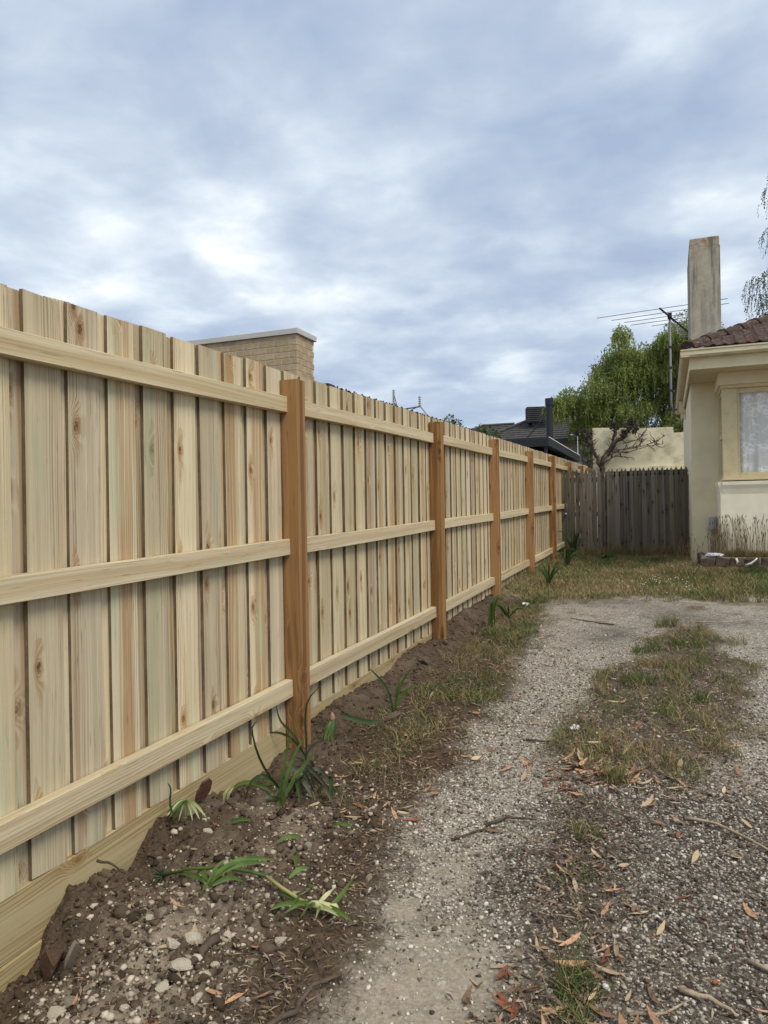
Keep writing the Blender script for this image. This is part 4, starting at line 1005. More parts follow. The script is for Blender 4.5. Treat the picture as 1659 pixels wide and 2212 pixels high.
fV, fF, fC = bush_crown(r, cen, [q*1.05 for q in rad], 380, (.07, .14), (.09, .125, .028), (.27, .33, .08)); F = np.concatenate([F, fF+len(V)]); V = np.concatenate([V, fV]); C = np.concatenate([C, fC])
link('crown', mesh_np('crown', V-np.array([1.2, 32, .3]), F, colors=C), M['crown'], pt, (1.2, 32, .3))

# sparse weeping tree behind the house at the right edge
r = np.random.default_rng(5)
wt = empty('weeping_gum', (5.6, 24, .5), 'sparse dark weeping tree at the right edge behind the tiled roof', 'tree')
mb = MB(); mb.tube([(6.2, 24, .3), (6.0, 24, 4), (5.7, 24, 8), (5.5, 24, 11)], [.3, .22, .14, .05], 8)
for a, b, c in (((5.75, 24, 7.3), (5.0, 24, 8.3), (4.45, 24, 7.9)), ((5.7, 24, 8.6), (5.2, 24, 10.0), (4.9, 24, 10.6)), ((5.8, 24, 6.6), (5.0, 24, 7.2), (4.5, 24, 6.9)), ((5.6, 24, 10), (5.2, 24, 11.2), (4.95, 24, 11.3))):
    mb.tube([a, tuple((np.array(a)+b)/2+[0, 0, .1]), b, c], [.05, .035, .02, .006], 5)
mb.build('trunk', M['bark'], wt, (6.2, 24, .3), smooth=True)
cen = [np.array(q) for q in ((4.5, 24, 8.05), (4.75, 24.2, 8.2), (4.55, 23.8, 7.5), (5.0, 24, 8.3), (4.85, 24, 7.3), (5.3, 24, 7.8), (5.2, 24, 11.2), (5.0, 24, 10.7), (5.25, 24, 10.2), (5.1, 24, 9.6), (5.4, 24, 9.0), (5.4, 24, 10.6), (5.5, 24, 11.5), (5.7, 24, 10.2), (5.3, 24, 9.4))]
V, F, C = weeping_crown(r, cen, [.28]*15, 20, 17, (.35, .8), (.045, .085), (.02, .035), (.035, .04, .018), (.085, .095, .045), side=.7)
link('crown', mesh_np('crown', V-np.array([6.2, 24, .3]), F, colors=C), M['crown'], wt, (6.2, 24, .3))

def small_tree(name, label, base, cen, rad, n, leaf, cola, colb, seed, group=None):
    r = np.random.default_rng(seed); b = np.array(base, float)
    o = empty(name, base, label, 'tree', group)
    mb = MB(); top = np.mean(cen, 0); mb.tube([tuple(b), tuple((b+top)/2), tuple(top)], [.09, .07, .03], 7)
    for c in cen: mb.tube([tuple((b+2*top)/3), tuple((np.array(c)+top)/2), tuple(c)], [.04, .025, .008], 5)
    mb.build('trunk', M['bark'], o, base, smooth=True)
    V, F, C = bush_crown(r, cen, rad, n, leaf, cola, colb); link('crown', mesh_np('crown', V-b, F, colors=C), M['crown'], o, base)
small_tree('leafy_tree', 'yellow-green broadleaf tree top over the garage parapet beside the house eave', (3.0, 27, .5),
           [(2.2, 27, 3.9), (2.6, 27, 4.3), (2.9, 27, 3.8), (2.45, 26.8, 3.5), (3.2, 27, 4.5), (2.7, 27, 4.9), (3.4, 27, 3.9), (1.9, 27, 3.6)], [.45, .5, .5, .5, .5, .4, .5, .35], 420, (.08, .16), (.075, .10, .018), (.24, .25, .06), 2)
small_tree('leafy_tree', 'pair of small green leafy sprays, leftmost treetop peeking above the fence', (-5.6, 26, .5), [(-5.55, 26, 4.75), (-5.25, 26, 4.6), (-5.9, 26, 4.55), (-5.5, 26, 4.4)], [.22, .2, .22, .3], 130, (.07, .14), (.045, .085, .018), (.13, .19, .04), 3)
small_tree('leafy_tree', 'small dark green treetop peeking above the fence, nearer the charcoal roof', (-4.2, 26, .5), [(-4.35, 26, 4.35), (-4.05, 26, 4.25), (-3.8, 26, 4.05), (-4.2, 26, 4.05)], [.18, .18, .16, .25], 110, (.07, .13), (.035, .07, .016), (.09, .15, .035), 4)
small_tree('leafy_tree', 'small light green shrub in front of the grey neighbouring wall beside the vine', (-.35, 24, .5), [(-.3, 24, 3.0), (-.25, 24, 2.7), (-.4, 24, 3.25)], [.25, .25, .18], 160, (.07, .13), (.05, .10, .02), (.14, .22, .05), 9)

# ------------------------------------------------------------------ gnarled bare vine on the garage
r = np.random.default_rng(44); random.seed(44)
vine = empty('bare_vine', (.4, 20.35, .5), 'gnarled leafless vine with knobbly pruned heads climbing the garage wall', 'vine')
def gnarl(name, pts, r0, r1, twigs=0, tl=.3, seg=14):
    P = [Vector(p) for p in pts]; path = []
    for i in range(seg+1):
        t = i/seg*(len(P)-1); a = min(int(t), len(P)-2); f = t-a
        path.append(P[a].lerp(P[a+1], f)+Vector(r.normal(0, r0*.35, 3)))
    rads = [(r0+(r1-r0)*i/seg)*r.uniform(.8, 1.25) for i in range(seg+1)]
    mb = MB(); mb.tube(path, rads, 7)
    for t in range(twigs):
        q = path[r.integers(seg//3, seg+1)]; d = Vector((r.normal(0, .8), r.normal(0, .5), r.normal(.45, .6))).normalized(); L = tl*r.uniform(.4, 1.2)
        pp_ = [q]; dd = d
        for k in range(5): dd = (dd+Vector(r.normal(0, .3, 3))).normalized(); pp_.append(pp_[-1]+dd*L/5)
        mb.tube(pp_, [.013, .011, .009, .007, .006, .004], 4)
    mb.build(name, M['vine'], vine, path[0], smooth=True)
vy = 20.33
gnarl('stem', [(.36, vy, .4), (.35, vy, 1.6), (.33, vy, 2.5), (.45, vy, 2.8), (.75, vy, 3.15), (1.0, vy, 3.38)], .075, .05, 26, .25)
gnarl('stem', [(.33, vy, 2.45), (.18, vy, 2.85), (.0, vy, 3.25), (-.12, vy, 3.4)], .05, .045, 26, .25)
gnarl('stem', [(.1, vy+.03, .5), (.08, vy, 1.5), (.02, vy, 2.4), (.1, vy, 2.9), (.0, vy, 3.3)], .032, .026, 18, .3)
gnarl('stem', [(-.12, vy+.03, .5), (-.16, vy, 1.5), (-.1, vy, 2.4), (-.14, vy, 2.8), (-.1, vy, 3.2)], .034, .026, 18, .3)
gnarl('stem', [(.5, vy, 2.85), (.62, vy, 3.1), (.72, vy, 3.45)], .04, .04, 22, .22)
for c in ((-.14, 3.42), (.02, 3.36), (-.3, 3.4), (.72, 3.5), (.66, 3.58), (1.05, 3.45), (1.14, 3.56), (1.08, 3.66), (1.2, 3.42), (.9, 3.35)):
    gnarl('knob', [(c[0]-.05, vy-.03, c[1]-.06), (c[0], vy, c[1]), (c[0]+.04, vy-.02, c[1]+.06)], .032, .04, 46, .15, 6)
for pts in ([(.6, vy, 2.95), (1.1, vy-.05, 2.95), (1.55, vy, 3.05), (1.95, vy, 3.25)], [(.6, vy, 2.9), (1.0, vy, 2.86), (1.5, vy-.05, 3.0), (1.9, vy, 3.05)], [(.9, vy, 3.1), (1.3, vy, 3.2), (1.5, vy, 3.42)], [(.45, vy, 2.65), (.7, vy, 2.78), (1.0, vy, 2.72)], [(.5, vy, 2.8), (.9, vy, 2.95), (1.25, vy, 3.0), (1.5, vy, 3.2)]):
    gnarl('side_branch', pts, .016, .006, 9, .3)
# ------------------------------------------------------------------ stones, gravel, soil
random.seed(99); rng = np.random.default_rng(99)
ICO_V = None
def ico():
    bm = bmesh.new(); bmesh.ops.create_icosphere(bm, subdivisions=1, radius=1.0)
    V = np.array([v.co[:] for v in bm.verts]); F = np.array([[v.index for v in f.verts] for f in bm.faces]); bm.free(); return V, F
IV, IF = ico()
def rotmats(n, r):
    q = r.normal(size=(n, 4)); q /= np.linalg.norm(q, axis=1, keepdims=True); a, b, c, d = q.T
    return np.stack([np.stack([a*a+b*b-c*c-d*d, 2*(b*c-a*d), 2*(b*d+a*c)], 1), np.stack([2*(b*c+a*d), a*a-b*b+c*c-d*d, 2*(c*d-a*b)], 1), np.stack([2*(b*d-a*c), 2*(c*d+a*b), a*a-b*b-c*c+d*d], 1)], 1)
def pebbles(x, y, size, col, r, flat=.7, sink=.25, jit=.22):
    n = len(x); z = ground_z(x, y)
    S = r.uniform(.7, 1.2, (n, 1, 3))
    v = IV[None]*(1+r.normal(0, jit, (n, 12, 1)))*S
    v = np.einsum('nij,nkj->nki', rotmats(n, r), v); v[:, :, 2] *= flat
    v = v*size[:, None, None]*.5
    P = np.stack([x, y, z+size*flat*(.5-sink)], 1)
    V = (v+P[:, None, :]).reshape(-1, 3)
    F = (IF[None]+12*np.arange(n)[:, None, None]).reshape(-1, 3)
    return V, F, np.repeat(col, 12, 0)
def sample(n, x0, x1, y0, y1, ypow=2.0):
    """more points near the viewer's end of the yard, as pieces there are the ones one can make out"""
    u = rng.uniform(0, 1, n); y = y0+(y1-y0)*u**ypow; x = rng.uniform(x0, x1, n); return x, y
# light gravel and dark mixed gravel
x, y = sample(100000, .7, 3.1, 1.3, 7.2, 1.75); m = masks(x, y)
pr = m['drive']*(1-.93*m['sand'])*(1-.8*m['med'])*(1-.4*m['weed'])
pr = pr*(1-.85*sst(y, 4.6, 7.0))*(1-.7*m['stain'])
keep = rng.uniform(0, 1, len(x)) < pr*.9; x, y = x[keep], y[keep]; m = masks(x, y)
sz = np.clip(rng.lognormal(math.log(.0072), .42, len(x)), .003, .022)*(1+.05*np.clip(y-2, 0, 5))
t = rng.uniform(0, 1, (len(x), 1)); dk = (rng.uniform(0, 1, (len(x), 1)) < .30+.28*m['lower'][:, None])
col = np.where(dk, np.array([.05, .038, .028])+t*np.array([.11, .092, .07]), np.array([.25, .222, .18])+t**1.3*np.array([.38, .365, .32]))
V, F, C = pebbles(x, y, sz, col, rng, .75, .3)
link('gravel', mesh_np('gravel', V, F, colors=C), M['stone'], kind='stuff')
# soil crumbs and clods on the dug strip
x, y = sample(26000, .0, 1.0, 1.35, 9, 1.9); m = masks(x, y); pr = m['dirt']*(1-m['drive'])*np.clip(.25+1.3*fbm(x*4, y*4, 40, 3)**2*1.6, 0, 1)
keep = rng.uniform(0, 1, len(x)) < pr; x, y = x[keep], y[keep]
sz = np.clip(rng.lognormal(math.log(.0068), .7, len(x)), .003, .05)
t = rng.uniform(0, 1, (len(x), 1)); col = np.array([.045, .031, .021])+t*np.array([.085, .066, .046])
V, F, C = pebbles(x, y, sz, col, rng, .8, .4, .32)
link('soil_clods', mesh_np('soil_clods', V, F, colors=C), M['clod'], kind='stuff')
# small pale chips mixed into the soil at the lower left
x, y = sample(12000, .1, 1.2, 1.3, 3.6, 1.4); m = masks(x, y); pr = m['dirt']*np.clip(1.25-np.abs(x-.62)*1.3-(y-1.5)*.38, .1, 1)
keep = rng.uniform(0, 1, len(x)) < pr*.95; x, y = x[keep], y[keep]
sz = np.clip(rng.lognormal(math.log(.0075), .6, len(x)), .003, .028); t = rng.uniform(0, 1, (len(x), 1))
col = np.array([.20, .165, .12])+t**1.5*np.array([.40, .37, .30])
V, F, C = pebbles(x, y, sz, col, rng, .75, .35)
link('stone_chips', mesh_np('stone_chips', V, F, colors=C), M['stone'], kind='stuff')

def rock_mesh(seed, sub=2, lump=.28):
    r = np.random.default_rng(seed); bm = bmesh.new(); bmesh.ops.create_icosphere(bm, subdivisions=sub, radius=.5)
    cuts = [(Vector(r.normal(size=3)).normalized(), r.uniform(.2, .4)) for _ in range(10)]
    for v in bm.verts:
        p = v.co*(1+lump*.25*r.normal())
        for nn, dd in cuts:
            q = p.dot(nn)
            if q > dd: p -= nn*(q-dd)*.85
        v.co = p
    me = bpy.data.meshes.new('stone'); bm.to_mesh(me); bm.free(); return me
def clone(me, mat):
    c = me.copy(); c.materials.clear(); c.materials.append(M[mat]); return c
rocks = {k: [clone(rock_mesh(i+10*j), k) for i in range(5)] for j, k in enumerate(('pale_rock', 'grey_rock', 'brown_rock'))}
def stone(x, y, s, mat='pale_rock', label=None, group=None, flat=.75, name='stone', sink=.33, rz=None):
    s *= .88
    me = rocks[mat][random.randrange(5)]
    link(name, me, None, None, (x, y, gz(x, y)+s*flat*(.5-sink)), (random.gauss(0, .3), random.gauss(0, .3), random.uniform(0, 6.3) if rz is None else rz),
         (s*random.uniform(.9, 1.15), s*random.uniform(.7, 1.0), s*flat), label=label or 'pale stone the size of a walnut lying in the dug soil', cat='stone', group=group)
SINGLE = [  # clearly distinct stones: x, y, size
 (.565, 1.86, .105, 'pale_rock', 'largest cream limestone lump standing in the pale stone patch at lower left'),
 (.60, 1.76, .085, 'pale_rock', 'cream limestone lump just in front of the largest one'),
 (.53, 1.80, .07, 'pale_rock', 'cream limestone piece left of the second large lump'),
 (.645, 1.93, .058, 'pale_rock', 'rounded white stone right of the largest limestone lump'),
 (.60, 1.67, .06, 'pale_rock', 'blocky cream stone nearest below the limestone lumps'),
 (.72, 1.66, .048, 'pale_rock', 'smooth oval pale stone beside curled gum leaves'),
 (.80, 1.98, .05, 'pale_rock', 'single white stone on dark soil right of the limestone lumps'),
 (.35, 1.92, .062, 'pale_rock', 'white and grey stone on the pale soil mound'),
 (.395, 1.93, .07, 'grey_rock', 'flat grey angular stone beside the white and grey one'),
 (.205, 2.12, .04, 'pale_rock', 'small white stone high on the dark soil mound'),
 (.245, 2.40, .052, 'pale_rock', 'upright white stone below the cut green fan of leaves'),
 (.335, 2.42, .045, 'pale_rock', 'white stone with dark hollow near the plinth board'),
 (.36, 1.51, .075, 'pale_rock', 'striped pale stone near the bottom left corner'),
 (.42, 1.47, .078, 'grey_rock', 'round tan stone at the bottom left edge'),
 (.66, 1.49, .07, 'grey_rock', 'smooth tan oval stone at the bottom of the stone patch'),
 (.33, 1.60, .07, 'grey_rock', 'dusty grey stone below the rusty rubble'),
 (.09, 2.45, .13, 'grey_rock', 'large dusty grey boulder lump against the plinth board'),
 (.245, 2.73, .085, 'brown_rock', 'brown soil clod below the strap-leaf clump'),
 (.335, 2.66, .06, 'grey_rock', 'rounded grey-brown stone right of the brown clod'),
 (.155, 2.68, .05, 'brown_rock', 'dark round clod by the plinth near the green shoot ends'),
 (.40, 2.58, .038, 'pale_rock', 'white stone in the pale dirt left of the lying stalk'),
 (.395, 2.86, .03, 'pale_rock', 'small bright white chip at the foot of the strap-leaf clump'),
 (.43, 3.95, .15, 'brown_rock', 'big brown clod of dug soil right of the first visible post'),
 (.17, 5.35, .15, 'brown_rock', 'dark wet clod leaning on the plinth before the second post'),
 (.62, 2.52, .05, 'grey_rock', 'grey stone beside the cut leaf stumps'),
 (.92, 2.42, .05, 'grey_rock', 'grey stone above the lying bulb'),
]
for s in SINGLE: stone(s[0], s[1], s[2], s[3], s[4])
for i in range(95):
    x = float(np.clip(random.gauss(.52, .2), .1, 1.0)); y = 1.35+abs(random.gauss(0, .45))
    sm = random.choice(['pale_rock', 'pale_rock', 'pale_rock', 'grey_rock']); ad = ('cream' if sm == 'pale_rock' else 'greyish'); ss_ = random.choice([random.uniform(.012, .03), random.uniform(.014, .042)]); sw = 'walnut-sized' if ss_ > .028 else 'pebble-sized'
    stone(x, y, ss_, sm, f'{sw} {ad} stone among many in the stony soil patch at lower left', f'{sw} {ad} stones in the soil patch at lower left')
for i in range(36):
    x = random.uniform(.08, .9); y = random.uniform(2.2, 3.4)
    stone(x, y, random.uniform(.018, .036), random.choice(['pale_rock', 'grey_rock', 'brown_rock']), 'small stone scattered on the dug soil between mound and first post', 'small stones on the dug soil')
for i in range(26):
    x = random.uniform(.1, .34); y = random.uniform(3.6, 9)
    stone(x, y, random.uniform(.03, .07), 'brown_rock', 'brown soil clod at the foot of the fence beyond the first post', 'clods along the fence foot')
# rusty rubble and slate leaning on the plinth
me = rock_mesh(77, 3, .35); me.materials.append(M['rust_rock'])
link('rubble_lump', me, None, None, (.13, 1.72, gz(.13, 1.72)+.05), (.3, .2, .9), (.10, .12, .16), label='rust-brown lump of rubble against the plinth at lower left', cat='rubble')
me = rock_mesh(78, 3, .2); me.materials.append(M['grey_rock'])
link('rubble_flake', me, None, None, (.185, 1.755, gz(.18, 1.75)+.05), (.2, .35, .4), (.03, .09, .14), label='grey mortar flake stuck to the rust-brown rubble lump', cat='rubble')
mb = MB(); mb.prism([(-.03, 0), (.03, .0), (.045, .06), (.04, .12), (.015, .145), (-.02, .12), (-.035, .06)], 1, -.006, .006); me = mb.mesh('bark', bevel=.003); me.materials.append(plain('red_bark', (.10, .045, .035), .6, .35, 25, .3))
link('bark_piece', me, None, None, (.045, 2.62, gz(.05, 2.62)+.02), (.35, .15, 1.1), (.8, .8, .75), label='reddish brown bark piece leaning against the plinth board', cat='bark')

# ------------------------------------------------------------------ fallen leaves, twigs, nuts
def gumleaf(seed, mat):
    r = np.random.default_rng(seed); n = 6; V = []; c = r.uniform(-.35, .35); tw = r.uniform(-.5, .5); lift = r.uniform(.04, .22)
    for i in range(n+1):
        t = i/n; w_ = .105*math.sin(math.pi*min(1, t**.8))*(1 if 0 < i < n else .12)
        cx = t-.5; cy = c*(t-.5)**2; a = tw*(t-.5); z = lift*abs(2*t-1)**2*.4+.01
        V.append((cx, cy-w_*math.cos(a), z-w_*math.sin(a)+.02*w_)); V.append((cx, cy, z-.015)); V.append((cx, cy+w_*math.cos(a), z+w_*math.sin(a)))
    F = []
    for i in range(n):
        F += [(3*i, 3*i+3, 3*i+4, 3*i+1), (3*i+1, 3*i+4, 3*i+5, 3*i+2)]
    me = bpy.data.meshes.new('gum_leaf'); me.from_pydata(V, [], F); me.polygons.foreach_set('use_smooth', np.ones(len(F), bool)); me.materials.append(M[mat]); return me
gl = {k: [gumleaf(i+j*7, k) for i in range(6)] for j, k in enumerate(('gumleaf', 'gumleaf_red', 'gumleaf_pale'))}
def leaf(x, y, L, label, group, mat=None, rz=None, dz=.004):
    mat = mat or random.choices(['gumleaf', 'gumleaf_red', 'gumleaf_pale'], [.5, .16, .34])[0]
    if group:
        ad = {'gumleaf': 'tan', 'gumleaf_red': 'red-brown', 'gumleaf_pale': 'pale straw'}[mat]; label = label.replace('dry', ad+' dry', 1); group = ad+' '+group
    link('fallen_leaf', random.choice(gl[mat]), None, None, (x, y, gz(x, y)+dz), (random.gauss(0, .28), random.gauss(0, .22), random.uniform(0, 6.3) if rz is None else rz), (L, L*random.uniform(.7, 1.15), L), label=label, cat='leaf', group=group)
def leaves(n, fx, fy, lr, label, group):
    for i in range(n): leaf(fx(), fy(), random.uniform(*lr), label, group, dz=random.uniform(.004, .02))
leaves(46, lambda: random.gauss(1.66, .15), lambda: random.gauss(2.0, .13), (.055, .105), 'dry gum leaf piled around the grass tuft at bottom centre', 'gum leaves round the bottom grass tuft')
leaves(24, lambda: random.uniform(1.5, 1.85), lambda: random.uniform(2.2, 2.9), (.05, .09), 'dry gum leaf along the weedy centre strip of the drive', 'gum leaves on the centre strip')
leaves(14, lambda: random.uniform(.55, .95), lambda: random.uniform(1.5, 2.0), (.06, .1), 'dry gum leaf on dark soil at bottom left of centre', 'gum leaves on the dark soil')
leaves(60, lambda: random.gauss(1.62, .22), lambda: random.gauss(3.6, .13), (.07, .13), 'dry gum leaf in the drift at the near end of the grassy strip', 'gum leaves drifted at the grassy strip end')
leaves(24, lambda: random.uniform(1.5, 2.5), lambda: random.uniform(3.7, 5.4), (.06, .1), 'dry gum leaf lying in the grassy centre strip', 'gum leaves in the grassy centre strip')
leaves(16, lambda: random.uniform(1.9, 2.7), lambda: random.uniform(3.5, 3.9), (.07, .11), 'dry gum leaf beside the grassy strip at the right edge', 'gum leaves at right')
leaves(44, lambda: random.uniform(.35, .98), lambda: random.uniform(2.7, 4.2), (.05, .1), 'dry gum leaf in the litter between the fence soil and the gravel track', 'gum leaves in the verge litter')
leaves(26, lambda: random.uniform(.35, .9), lambda: random.uniform(4.2, 8), (.06, .1), 'dry gum leaf in the grassy verge along the fence', 'gum leaves in the verge grass')
leaves(16, lambda: random.uniform(1.8, 2.5), lambda: random.uniform(2.1, 3.4), (.06, .1), 'single dry gum leaf on the dark gravel at lower right', 'gum leaves on the dark gravel')
leaves(12, lambda: random.uniform(.95, 1.4), lambda: random.uniform(2.8, 6), (.06, .1), 'dry gum leaf on the pale gravel wheel track', 'gum leaves on the pale track')
leaves(10, lambda: random.uniform(.15, .6), lambda: random.uniform(1.5, 2.5), (.05, .08), 'dry leaf lying on the stony soil mound', 'leaves on the soil mound')
leaf(1.98, 2.66, .1, 'brown gum leaf alone on the dark gravel at right', None, 'gumleaf_red', .5)
leaf(2.18, 2.62, .09, 'tan gum leaf alone on the dark gravel near the right edge', None, 'gumleaf', 2.0)
leaf(2.02, 1.98, .085, 'curly orange leaf at the bottom right', None, 'gumleaf_pale', .6)
leaf(.47, 2.10, .07, 'amber leaf beneath the lying green stalk', None, 'gumleaf', 1.0)
def twig(pts, r0, label, mat='twig', group=None):
    P = [Vector((x, y, gz(x, y)+z)) for x, y, z in pts]; path = []
    for i in range(len(P)-1):
        for k in range(3): path.append(P[i].lerp(P[i+1], k/3)+Vector((random.gauss(0, r0*.45), random.gauss(0, r0*.45), random.gauss(0, r0*.2))))
    path.append(P[-1]); n = len(path)
    mb = MB(); mb.tube(path, [r0*(1-.6*i/n) for i in range(n)], 6)
    b = path[0]; mb.build('twig', M[mat], None, b, smooth=True, label=label, cat='twig', group=group)
twig([(.93, 1.62, .01), (.99, 1.72, .02), (1.0, 1.82, .03), (1.05, 1.9, .02)], .009, 'forked dark stick at the edge of the sandy patch, bottom centre')
twig([(.95, 1.66, .01), (1.05, 1.60, .01), (1.15, 1.58, .01)], .006, 'thin dark stick branching low at bottom centre')
twig([(1.22, 2.98, .01), (1.30, 3.05, .02), (1.42, 3.06, .015)], .008, 'dark crooked stick on the pale gravel track')
twig([(1.12, 2.82, .01), (1.2, 2.92, .01), (1.28, 2.98, .01)], .005, 'thin crooked twig below the dark stick on the track')
twig([(2.0, 3.25, .01), (2.12, 3.22, .02), (2.3, 3.05, .015), (2.4, 2.9, .01)], .007, 'long pale curved stick on the gravel at the right edge', 'twig_pale')
twig([(1.96, 2.17, .01), (2.04, 2.14, .015), (2.1, 2.1, .01)], .009, 'short thick grey stick on the dark gravel at lower right', 'twig_pale')
twig([(1.84, 2.02, .01), (1.93, 2.06, .01), (1.99, 2.13, .01)], .005, 'thin pale twig left of the thick grey stick', 'twig_pale')
twig([(2.15, 2.36, .01), (2.28, 2.28, .02), (2.36, 2.2, .01)], .007, 'tan stick at the right edge of the dark gravel', 'twig_pale')
twig([(1.2, 4.05, .008), (1.32, 4.02, .012), (1.42, 4.06, .01)], .006, 'twig lying across the pale gravel near the white scrap')
twig([(1.9, 2.5, .01), (1.95, 2.44, .01), (2.02, 2.36, .01)], .005, 'thin twig in the middle of the dark gravel')
twig([(.12, 1.93, .13), (.17, 1.95, .12), (.2, 1.98, .1)], .005, 'short twig jutting from the dark soil mound across the plinth')
twig([(.62, 1.88, .012), (.625, 1.82, .014), (.63, 1.77, .012)], .017, 'stubby dark piece of wood beside the limestone lumps')
twig([(2.2, 7.7, .02), (2.5, 7.75, .03), (2.75, 8.0, .03)], .008, 'thin long twig on the far drive', 'twig_pale')
twig([(1.45, 7.5, .01), (1.25, 7.6, .01), (1.0, 7.7, .02)], .008, 'thin dark twig across the far drive')
for i in range(40):
    x, y = random.uniform(.35, 2.5), 1.5+random.random()**1.5*3.2; a = random.uniform(0, 6.3); L = random.uniform(.04, .11)
    twig([(x, y, .006), (x+L*.5*math.cos(a), y+L*.5*math.sin(a), .01), (x+L*math.cos(a+.3), y+L*math.sin(a+.3), .006)], random.uniform(.0015, .0032), 'short thin twig among the ground litter', random.choice(['twig', 'twig_pale']), 'short twigs in the litter')
def nut(mat):
    v, f = lathe([(.15, 0), (.36, .15), (.42, .5), (.34, .8), (.40, .95), (.28, .96), (.2, .8)], 8); me = MB().add(v, f).mesh('gum_nut', True); me.materials.append(M[mat]); return me
nuts = [nut('gumnut'), nut('gumnut_red')]
for i in range(85):
    x, y = random.uniform(1.6, 2.5), 1.85+random.random()**1.4*1.3; red = random.random() < .16; s = random.uniform(.009, .017)
    link('gum_nut', nuts[red], None, None, (x, y, gz(x, y)+.006), (random.uniform(-1.6, 1.6), random.uniform(-1.6, 1.6), random.uniform(0, 6)), s,
         label='reddish gum nut on the dark gravel at lower right' if red else 'small dark gum nut among the gravel at lower right', cat='gum nut', group='red gum nuts' if red else 'dark gum nuts')
# fine litter chips (uncountable)
x, y = sample(70000, .25, 2.7, 1.35, 9, 1.5); m = masks(x, y)
pr = np.clip(m['verge']*1.0+m['med']*1.0+m['weed']*.9+m['lower']*.28+m['dirt']*.16, 0, 1)*np.clip(.35+1.2*sst(fbm(x*3.5, y*3.5, 77, 3), .35, .65), 0, 1)*(1-m['lawn'])
keep = rng.uniform(0, 1, len(x)) < pr*.95; x, y = x[keep], y[keep]; n = len(x)
z = ground_z(x, y)+rng.uniform(.002, .014, n); a = rng.uniform(0, 6.3, n)
D = np.stack([np.cos(a), np.sin(a), rng.normal(0, .18, n)], 1); Nn = unit(np.stack([rng.normal(0, .35, n), rng.normal(0, .35, n), np.ones(n)], 1))
t = rng.uniform(0, 1, (n, 1)); col = np.where(t < .55, np.array([.065, .042, .027])+t*.09, np.array([.17, .115, .07])+(t-.55)*np.array([.46, .38, .28]))
V, F, C = quads_from(np.stack([x, y, z], 1), unit(D), Nn, rng.uniform(.01, .05, n), rng.uniform(.0018, .009, n), col, .06)
link('leaf_litter', mesh_np('leaf_litter', V, F, colors=C), M['litter'], kind='stuff')
# broken leaf pieces drifted against the grass and along the verge
xs, ys = [], []
for cx, cy, sx, sy, k in ((1.62, 3.62, .26, .14, 420), (2.2, 3.75, .3, .12, 240), (1.48, 4.1, .08, .4, 200), (1.66, 2.0, .15, .15, 150), (1.62, 2.5, .1, .35, 150), (.78, 3.4, .16, .5, 420), (.72, 4.6, .16, .8, 300), (2.0, 4.6, .35, .5, 420)):
    xs.append(rng.normal(cx, sx, k)); ys.append(rng.normal(cy, sy, k))
x = np.concatenate(xs); y = np.concatenate(ys); n = len(x); z = ground_z(x, y)+rng.uniform(.003, .022, n); a = rng.uniform(0, 6.3, n)
D = unit(np.stack([np.cos(a), np.sin(a), rng.normal(0, .25, n)], 1)); Nn = unit(np.stack([rng.normal(0, .5, n), rng.normal(0, .5, n), np.ones(n)], 1)); t = rng.uniform(0, 1, (n, 1))
V, F, C = quads_from(np.stack([x, y, z], 1), D, Nn, rng.uniform(.015, .055, n), rng.uniform(.004, .012, n), np.where(t < .45, np.array([.11, .055, .032])+t*.1, np.array([.21, .13, .078])+(t-.45)*np.array([.32, .27, .20])), .1)
link('leaf_litter', mesh_np('leaf_litter', V, F, colors=C), M['litter'], kind='stuff')
# white paper scraps
for x, y, s, lb in ((1.44, 4.22, .06, 'small white paper scrap at the edge of the grassy strip'), (.42, 8.35, .09, 'white scrap on the soil by the third post')):
    bm = bmesh.new(); bmesh.ops.create_grid(bm, x_segments=6, y_segments=4, size=.5); rr = np.random.default_rng(int(x*100))
    for v in bm.verts: v.co.z = rr.uniform(0, .45); v.co.y *= .6
    me = bpy.data.meshes.new('scrap'); bm.to_mesh(me); bm.free(); link('paper_scrap', me, M['white_scrap'], None, (x, y, gz(x, y)+.01), (0, 0, .4), s, label=lb, cat='paper')

# ------------------------------------------------------------------ grass (uncountable blades)
def blades(x, y, h, wd, lean, col, r, seg=3):
    n = len(x); z = ground_z(x, y)-.004; a = r.uniform(0, 6.283, n); la = r.uniform(0, 6.283, n)
    S = np.stack([np.cos(a), np.sin(a), 0*a], 1)*wd[:, None]*.5; Ld = np.stack([np.cos(la), np.sin(la), 0*la], 1)*(lean*h)[:, None]
    V = np.empty((n, 2*seg+1, 3)); B = np.stack([x, y, z], 1)
    for k in range(seg):
        t = k/seg; c = B+Ld*t**1.7+np.stack([0*h, 0*h, h*t*(1-.25*np.clip(lean, 0, 2)*t)], 1); V[:, 2*k] = c-S*(1-.6*t); V[:, 2*k+1] = c+S*(1-.6*t)
    V[:, 2*seg] = B+Ld+np.stack([0*h, 0*h, h*(1-.3*np.clip(lean, 0, 2))], 1)
    f = [[2*k, 2*k+1, 2*k+3, 2*k+2] for k in range(seg-1)]
    st = (2*seg+1)*np.arange(n)
    Q = (np.array(f)[None]+st[:, None, None]).reshape(-1, 4); T = np.array([[2*seg-2, 2*seg-1, 2*seg]])[None]+st[:, None, None]
    return V.reshape(-1, 3), [Q, T.reshape(-1, 3)], np.repeat(col, 2*seg+1, 0)
GREEN = np.array([.085, .125, .03]); DGREEN = np.array([.04, .075, .018]); STRAW = np.array([.36, .28, .135]); TAN = np.array([.20, .145, .07])
